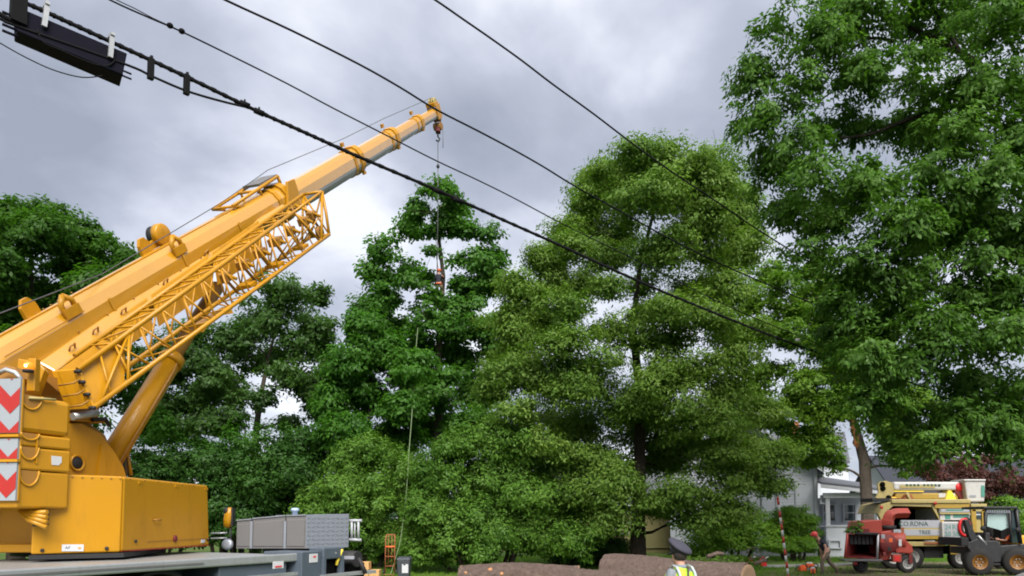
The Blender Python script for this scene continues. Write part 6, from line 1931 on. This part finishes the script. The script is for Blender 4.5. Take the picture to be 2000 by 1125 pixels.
for (px, py, m_) in ((1724, 1048, "sign"), (1722, 1056, "chip_red"), (1736, 1072, "black"), (1727, 1082, "chip_dark"), (1739, 1055, "orange")):
    MB().box(at(px, py, D - .52), (.14, .08, .16)).build("control_box", M[m_], chp, .01)
mb = MB(); mb.lathe([(.27, -.3), (.31, -.25), (.31, .25), (.26, .3)], at(1752, 1056, D - .1), V(.9, -.43, .0), 24)
mb.build("engine_drum", M["chip_red"], chp)
MB().box(at(1758, 1060, D - .45), (.11, .02, .26)).build("sticker", M["label"], chp)
mb = MB(); fpoly(mb, [(1745, 1048), (1762, 1046), (1782, 1066), (1785, 1078), (1780, 1082), (1750, 1080)], D - .35, D + .6)
mb.build("engine_hood", M["chip_red"], chp, .05)
FB("lamp_box", "chip_red", chp, 1744, 1761, 1083, 1098, D - .5, D - .35, bevel=.02)
FB("lamp_lens", "gasred", chp, 1748, 1757, 1086, 1095, D - .515, D - .501)
# discharge chute, bending over towards the truck
ch0 = [at(1733, 1040, D + .2), at(1733, 1028, D + .2), at(1734, 1018, D + .2), at(1738, 1008, D + .2), at(1746, 1003, D + .2), at(1758, 1002, D + .2), at(1774, 1002, D + .2)]
MB().tube(smooth(ch0, 3), [.26] * 7 + [.24] * 4 + [.2] * 8, 4, smooth=False).build("discharge_chute", M["chip_red"], chp, .02)
MB().lathe([(.28, -.08), (.32, -.06), (.32, .06), (.28, .08)], at(1733, 1030, D + .2), UZ, 20).build("chute_collar", M["black"], chp)
FB("chassis_rail", "black", chp, 1660, 1785, 1092, 1097, D - .2, D - .05)
FB("chassis_rail", "black", chp, 1660, 1785, 1092, 1097, D + .7, D + .85)
wheel(chp, 1765, D - .2, .36, .24, M["rim_w"]); wheel(chp, 1765, D + 1.0, .36, .24, M["rim_w"])
wheel(chp, 1676, D + .1, .28, .2, M["black"])
FB("tail_lamp", "gasred", chp, 1668, 1674, 1098, 1103, D - .9, D - .85)
FB("mud_guard", "chip_dark", chp, 1776, 1782, 1082, 1100, D - .35, D - .1)
# leafy branches just fed into the hopper
fb_ = thing("cut_branch", "pale leafy branch sticking out over the chipper's feed hopper", "branch", at(1672, 1044, D - .6))
C_, R_ = blobs([(1664, 1038, 12, 8), (1676, 1028, 10, 9), (1668, 1030, 9, 7)], D - .5)
crown("foliage", C_, R_, 16, 22, .12, LEAF["hedge"], fb_, csize=(.16, .1), zmin=.5)
MB().tube([at(1655, 1044, D - .9), at(1668, 1034, D - .6), at(1684, 1024, D - .2)], [.03, .025, .015], 7).build("stem", BARK["grey"], fb_)

# compact wheel loader facing left, with its operator
D = 27.5
ldr = thing("wheel_loader", "black and yellow compact wheel loader with an operator in the cab", "loader", gat(1940, D))
mb = MB(); fpoly(mb, [(1914, 1072), (1924, 1056), (1950, 1056), (1956, 1066), (1956, 1098), (1914, 1100)], D + .1, D + 1.3)
mb.build("front_body", M["loader"], ldr, .03)
mb = MB(); fpoly(mb, [(1952, 1066), (2000, 1062), (2020, 1066), (2022, 1094), (1952, 1096)], D + .15, D + 1.25)
mb.build("rear_body", M["loader"], ldr, .04)
FB("engine_hood", "loader_y", ldr, 1986, 2024, 1046, 1070, D + .2, D + 1.2, bevel=.05)
cabp = [(1926, 992), (1982, 990), (1990, 1064), (1954, 1066), (1950, 1056), (1922, 1056)]
for (a, b, r_, m_) in (((1926, 992), (1922, 1056), .045, "loader"), ((1972, 992), (1974, 1060), .04, "loader"), ((1984, 990), (1994, 1062), .06, "loader")):
    for dd in (.1, 1.25):
        MB().tube([at(a[0], a[1], D + dd), at(b[0], b[1], D + dd)], r_, 8).build("cab_pillar", M[m_], ldr)
FB("cab_roof", "loader", ldr, 1922, 1989, 989, 994, D, D + 1.4, bevel=.03)
rg = MB()
for k in range(10):
    x = 1928 + k * 4.6
    fbox(rg, x, x + 2.6, 996, 1002, D + .06, D + .085)
rg = [fbox(MB(), 1928 + k * 4.6, 1931 + k * 4.6, 996, 1002, D + .06, D + .085).build("roof_grille_bar", M["cab_light"], ldr) for k in range(10)]
mb = MB(); fpoly(mb, [(1929, 1004), (1966, 1002), (1970, 1030), (1956, 1036), (1928, 1028)], D + .2, D + .22)
mb.build("cab_glass", M["glass"], ldr)
mb = MB(); fpoly(mb, [(1976, 996), (1983, 995), (1990, 1060), (1977, 1060)], D + .14, D + .18)
mb.build("cab_glass", M["win"], ldr)
FB("rear_cab_wall", "loader", ldr, 1924, 1990, 1000, 1058, D + 1.26, D + 1.3)
FB("seat", "black", ldr, 1956, 1974, 1022, 1058, D + .45, D + .95, bevel=.06)
FB("dash", "loader", ldr, 1922, 1934, 1040, 1060, D + .3, D + 1.0, bevel=.03)
# arms, boxy linkage and coupler in front
mb = MB(); fpoly(mb, [(1884, 1016), (1892, 1014), (1904, 1040), (1918, 1068), (1910, 1076), (1894, 1050)], D + .0, D + .2)
mb.build("lift_arm", M["loader"], ldr, .02)
mb = MB(); fpoly(mb, [(1884, 1016), (1892, 1014), (1904, 1040), (1918, 1068), (1910, 1076), (1894, 1050)], D + 1.1, D + 1.3)
mb.build("lift_arm", M["loader"], ldr, .02)
FB("coupler", "black", ldr, 1878, 1892, 1050, 1066, D - .1, D + 1.4, bevel=.02)
mb = MB(); fpoly(mb, [(1886, 1062), (1910, 1052), (1928, 1066), (1934, 1080), (1900, 1084)], D - .02, D + .1)
mb.build("front_fender", M["loader"], ldr, .02)
FB("cross_beam", "loader", ldr, 1888, 1920, 1068, 1082, D + .15, D + 1.2, bevel=.03)
MB().tube([at(1910, 1046, D + .05), at(1926, 1064, D + .05)], .05, 10).build("lift_cylinder", M["steel"], ldr)
for p in ((1920, 1032), (1899, 1078), (1988, 1035)):
    MB().lathe([(.09, -.03), (.10, .03), (.05, .06)], at(p[0], p[1], D - .02), V(0, -1, 0), 14).build("work_lamp", M["black"], ldr)
for (px, dd) in ((1904, .05), (1904, 1.35), (1980, .0), (1980, 1.4)):
    wheel(ldr, px, D + dd, .50, .38, M["rim_y"], axis=V(-.35, -.94, 0) if px > 1950 else V(-.12, -.99, 0))
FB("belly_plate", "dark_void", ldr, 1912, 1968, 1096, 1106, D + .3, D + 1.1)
FB("step", "black", ldr, 1934, 1954, 1100, 1104, D - .05, D + .2)
# the operator sits in the cab, arm stretched to the lever
olc = gat(1963, D + .68)
olc.z = .62
op, w, J, f_, r_ = person("loader operator in an orange shirt reaching forward inside the cab", olc, (-1, -.15),
    dict(pelvis=(0, 0, .42), waist=(0, .02, .54), chest=(0, .05, .74), neckb=(0, .08, .90), neck=(0, .1, .96), head=(0, .13, 1.05), crown=(0, .13, 1.12), nose=(0, .22, 1.03),
         shR=(.165, .06, .86), shL=(-.165, .06, .86), elR=(.25, .20, .66), elL=(-.24, .26, .66), wrR=(.22, .42, .72), wrL=(-.2, .48, .68), haR=(.21, .48, .74), haL=(-.19, .54, .7),
         hipR=(.09, .03, .40), hipL=(-.09, .03, .40), knR=(.12, .44, .44), knL=(-.12, .44, .44), anR=(.12, .52, .08), anL=(-.12, .52, .08), toeR=(.12, .66, .04), toeL=(-.12, .66, .04)),
    dict(shirt="orange_vest", trousers="trous", sleeve=.95))
MB().lathe([(.12, -.005), (.122, .02), (.11, .07), (.08, .105), (.03, .12)], w(J["head"]) + UZ * .03, UZ, 20).build("helmet", M["black"], op)

# ------------------------------------------------------------------ small things
# red and white marker pole leaning by the path
mp0, mp1 = at(1541, 1134, 25.0), at(1519, 974, 25.0)
mp0 = mp0 + (mp0 - mp1).normalized() * ((mp0.z) / max(.01, (mp1 - mp0).normalized().z))
pole = thing("marker_pole", "leaning red and white striped marker pole beside the path", "pole", mp0)
nb_ = 13
for k in range(nb_):
    a, b = mp0.lerp(mp1, k / nb_), mp0.lerp(mp1, (k + 1) / nb_)
    MB().tube([a, b], .041, 12).build("band", M["mark_r"] if k % 2 == 0 else M["mark_w"], pole)
MB().tube([mp1, mp1 + (mp1 - mp0).normalized() * .06], [.06, .02], 12).build("cap", M["mark_r"], pole)
MB().tube([mp0.lerp(mp1, .70) + V(.05, -.03, 0), mp0.lerp(mp1, .74) + V(.05, -.03, 0)], .03, 8).build("clip", M["rust"], pole)

# wheeled bin with a pale label
bn = gat(791, 24.0)
wb = thing("wheeled_bin", "dark wheeled bin with a pale label at the lawn's edge", "bin", bn)
MB().hexa([bn + V(-.17, -.2, .06), bn + V(.17, -.2, .06), bn + V(.17, .2, .06), bn + V(-.17, .2, .06)],
          [bn + V(-.21, -.25, .76), bn + V(.21, -.25, .76), bn + V(.21, .25, .76), bn + V(-.21, .25, .76)]).build("bin_body", M["binm"], wb, .03)
MB().hexa([bn + V(-.23, -.28, .765), bn + V(.23, -.28, .765), bn + V(.23, .28, .765), bn + V(-.23, .28, .765)],
          [bn + V(-.19, -.2, .84), bn + V(.19, -.2, .84), bn + V(.19, .24, .86), bn + V(-.19, .24, .86)]).build("bin_lid", M["binm"], wb, .02)
MB().box(bn + V(.06, -.235, .55), (.2, .012, .40)).build("label_sheet", M["label"], wb)
MB().lathe([(.04, 0), (.04, .006)], bn + V(.04, -.242, .64), V(0, -1, 0), 14).build("label_mark", M["binm"], wb)
for s in (-1, 1):
    MB().lathe([(.09, -.025), (.10, 0), (.09, .025)], bn + V(.16 * s, .18, .10), V(1, 0, 0), 16).build("wheel", M["black"], wb)
MB().tube([bn + V(-.17, .29, .78), bn + V(.17, .29, .78)], .018, 8).build("handle", M["binm"], wb)

# timber blocks stacked by the crane's end
for (px, z, lab) in ((713, .42, "short orange brown timber block resting on another block by the crane's end"), (733, .14, "short orange brown timber block on the grass toward the hand truck")):
    p = at(px, 1100, 26.6); p.z = z
    tk = thing("timber_block", lab, "timber block", V(p.x, p.y, max(0, z - .14)))
    MB().box(p, (.36, .5, .27)).build("block", M["wood"], tk, .012)
p = at(711, 1100, 26.6); p.z = .14
tk = thing("timber_block", "lowest timber block in the stack, touching the crane's dark hose", "timber block", V(p.x, p.y, 0))
MB().box(p, (.42, .5, .27)).build("block", M["wood"], tk, .012)
# rust coloured hand truck or frame standing before the hedge
hk = gat(763, 27.4)
ht = thing("hand_truck", "rusty brown hand truck standing upright before the light green hedge", "hand truck", hk)
for s in (-1, 1):
    MB().tube([hk + V(.17 * s, 0, .12), hk + V(.17 * s, .03, 1.35), hk + V(.15 * s, .12, 1.5)], .022, 8).build("upright", M["rust"], ht)
for (z, m_) in ((.35, "rust"), (.7, "rust"), (1.06, "orange"), (1.5, "rust")):
    MB().tube([hk + V(-.17, .02 if z < 1.4 else .12, z), hk + V(.17, .02 if z < 1.4 else .12, z)], .022 if m_ == "rust" else .03, 8).build("cross_bar", M[m_], ht)
for s in (-.06, .06):
    MB().tube([hk + V(s, .0, .35), hk + V(s, .02, 1.48)], .012, 6).build("slat", M["rust"], ht)
MB().box(hk + V(0, -.12, .05), (.38, .26, .02)).build("toe_plate", M["rust"], ht)
for s in (-1, 1):
    MB().lathe([(.10, -.03), (.12, 0), (.10, .03)], hk + V(.23 * s, .08, .12), V(1, 0, 0), 16).build("wheel", M["black"], ht)

def chainsaw(px, py, d, lab, rot, z=None):
    p = at(px, py, d); p.z = .12
    x = V(math.cos(rot), math.sin(rot), 0); y = V(-x.y, x.x, 0)
    c = thing("chainsaw", lab, "chainsaw", V(p.x, p.y, 0), "chainsaws on the grass by the worker")
    MB().box(p, (.32, .18, .18), (x, y, UZ)).build("motor_case", M["orange"], c, .03)
    MB().box(p + x * .02 + UZ * .11, (.20, .14, .07), (x, y, UZ)).build("top_cover", M["label"] if rot > 1 else M["orange"], c, .02)
    MB().prism([p + x * .15 + UZ * .03, p + x * .62 + UZ * .02, p + x * .66 - UZ * .01, p + x * .62 - UZ * .05, p + x * .15 - UZ * .05], y * .012).build("guide_bar", M["steel"], c)
    MB().tube(smooth([p + x * .12 + y * .12 - UZ * .05, p + x * .12 + y * .12 + UZ * .14, p + x * .12 - y * .12 + UZ * .14, p + x * .12 - y * .12 - UZ * .05], 3), .016, 8).build("front_handle", M["black"], c)
    MB().tube(smooth([p - x * .14 + UZ * .08, p - x * .30 + UZ * .08, p - x * .34, p - x * .26 - UZ * .07, p - x * .12 - UZ * .06], 3), .018, 8).build("rear_handle", M["black"], c)


chainsaw(1567, 1108, 29.5, "orange chainsaw lying farthest from the worker, nearest the striped pole", .4)
chainsaw(1582, 1100, 31.5, "orange chainsaw lying behind the worker's legs", 2.4)
chainsaw(1588, 1117, 28.2, "orange chainsaw with a pale cover at the worker's front foot", 1.2)

def fuel_can(px, d, lab, m1, cap):
    p = gat(px, d)
    c = thing("fuel_can", lab, "fuel can", p)
    MB().box(p + V(0, 0, .17), (.30, .22, .32)).build("can_body", M[m1], c, .04)
    MB().tube([p + V(-.1, 0, .33), p + V(-.08, 0, .40), p + V(.04, 0, .40), p + V(.06, 0, .33)], .018, 8).build("handle", M[m1], c)
    MB().tube([p + V(.10, 0, .32), p + V(.16, 0, .40), p + V(.26, 0, .42)], [.03, .025, .015], 8).build("spout", M[cap], c)


fuel_can(1487, 33.0, "red fuel can with a white spout on the lawn by the shrub", "gasred", "label")
fuel_can(1462, 33.2, "dark fuel can standing left of the red can with the white spout", "chip_dark", "label")
# garden gate posts in white beyond the shrubs by the pole
for (px, lab) in ((1461, "slim white porch column seen through leaves above the loose shrub"), (1486, "slim white porch column nearest the striped pole, half hidden by leaves")):
    p = gat(px, 41.0)
    c = thing("porch_column", lab, "column", p)
    MB().lathe([(.09, .3), (.08, .4), (.07, 3.2), (.10, 3.25), (.10, 3.35)], p, UZ, 14).build("shaft", M["trim"], c)
    MB().box(p + V(0, 0, .15), (.26, .26, .3)).build("plinth", M["trim"], c)
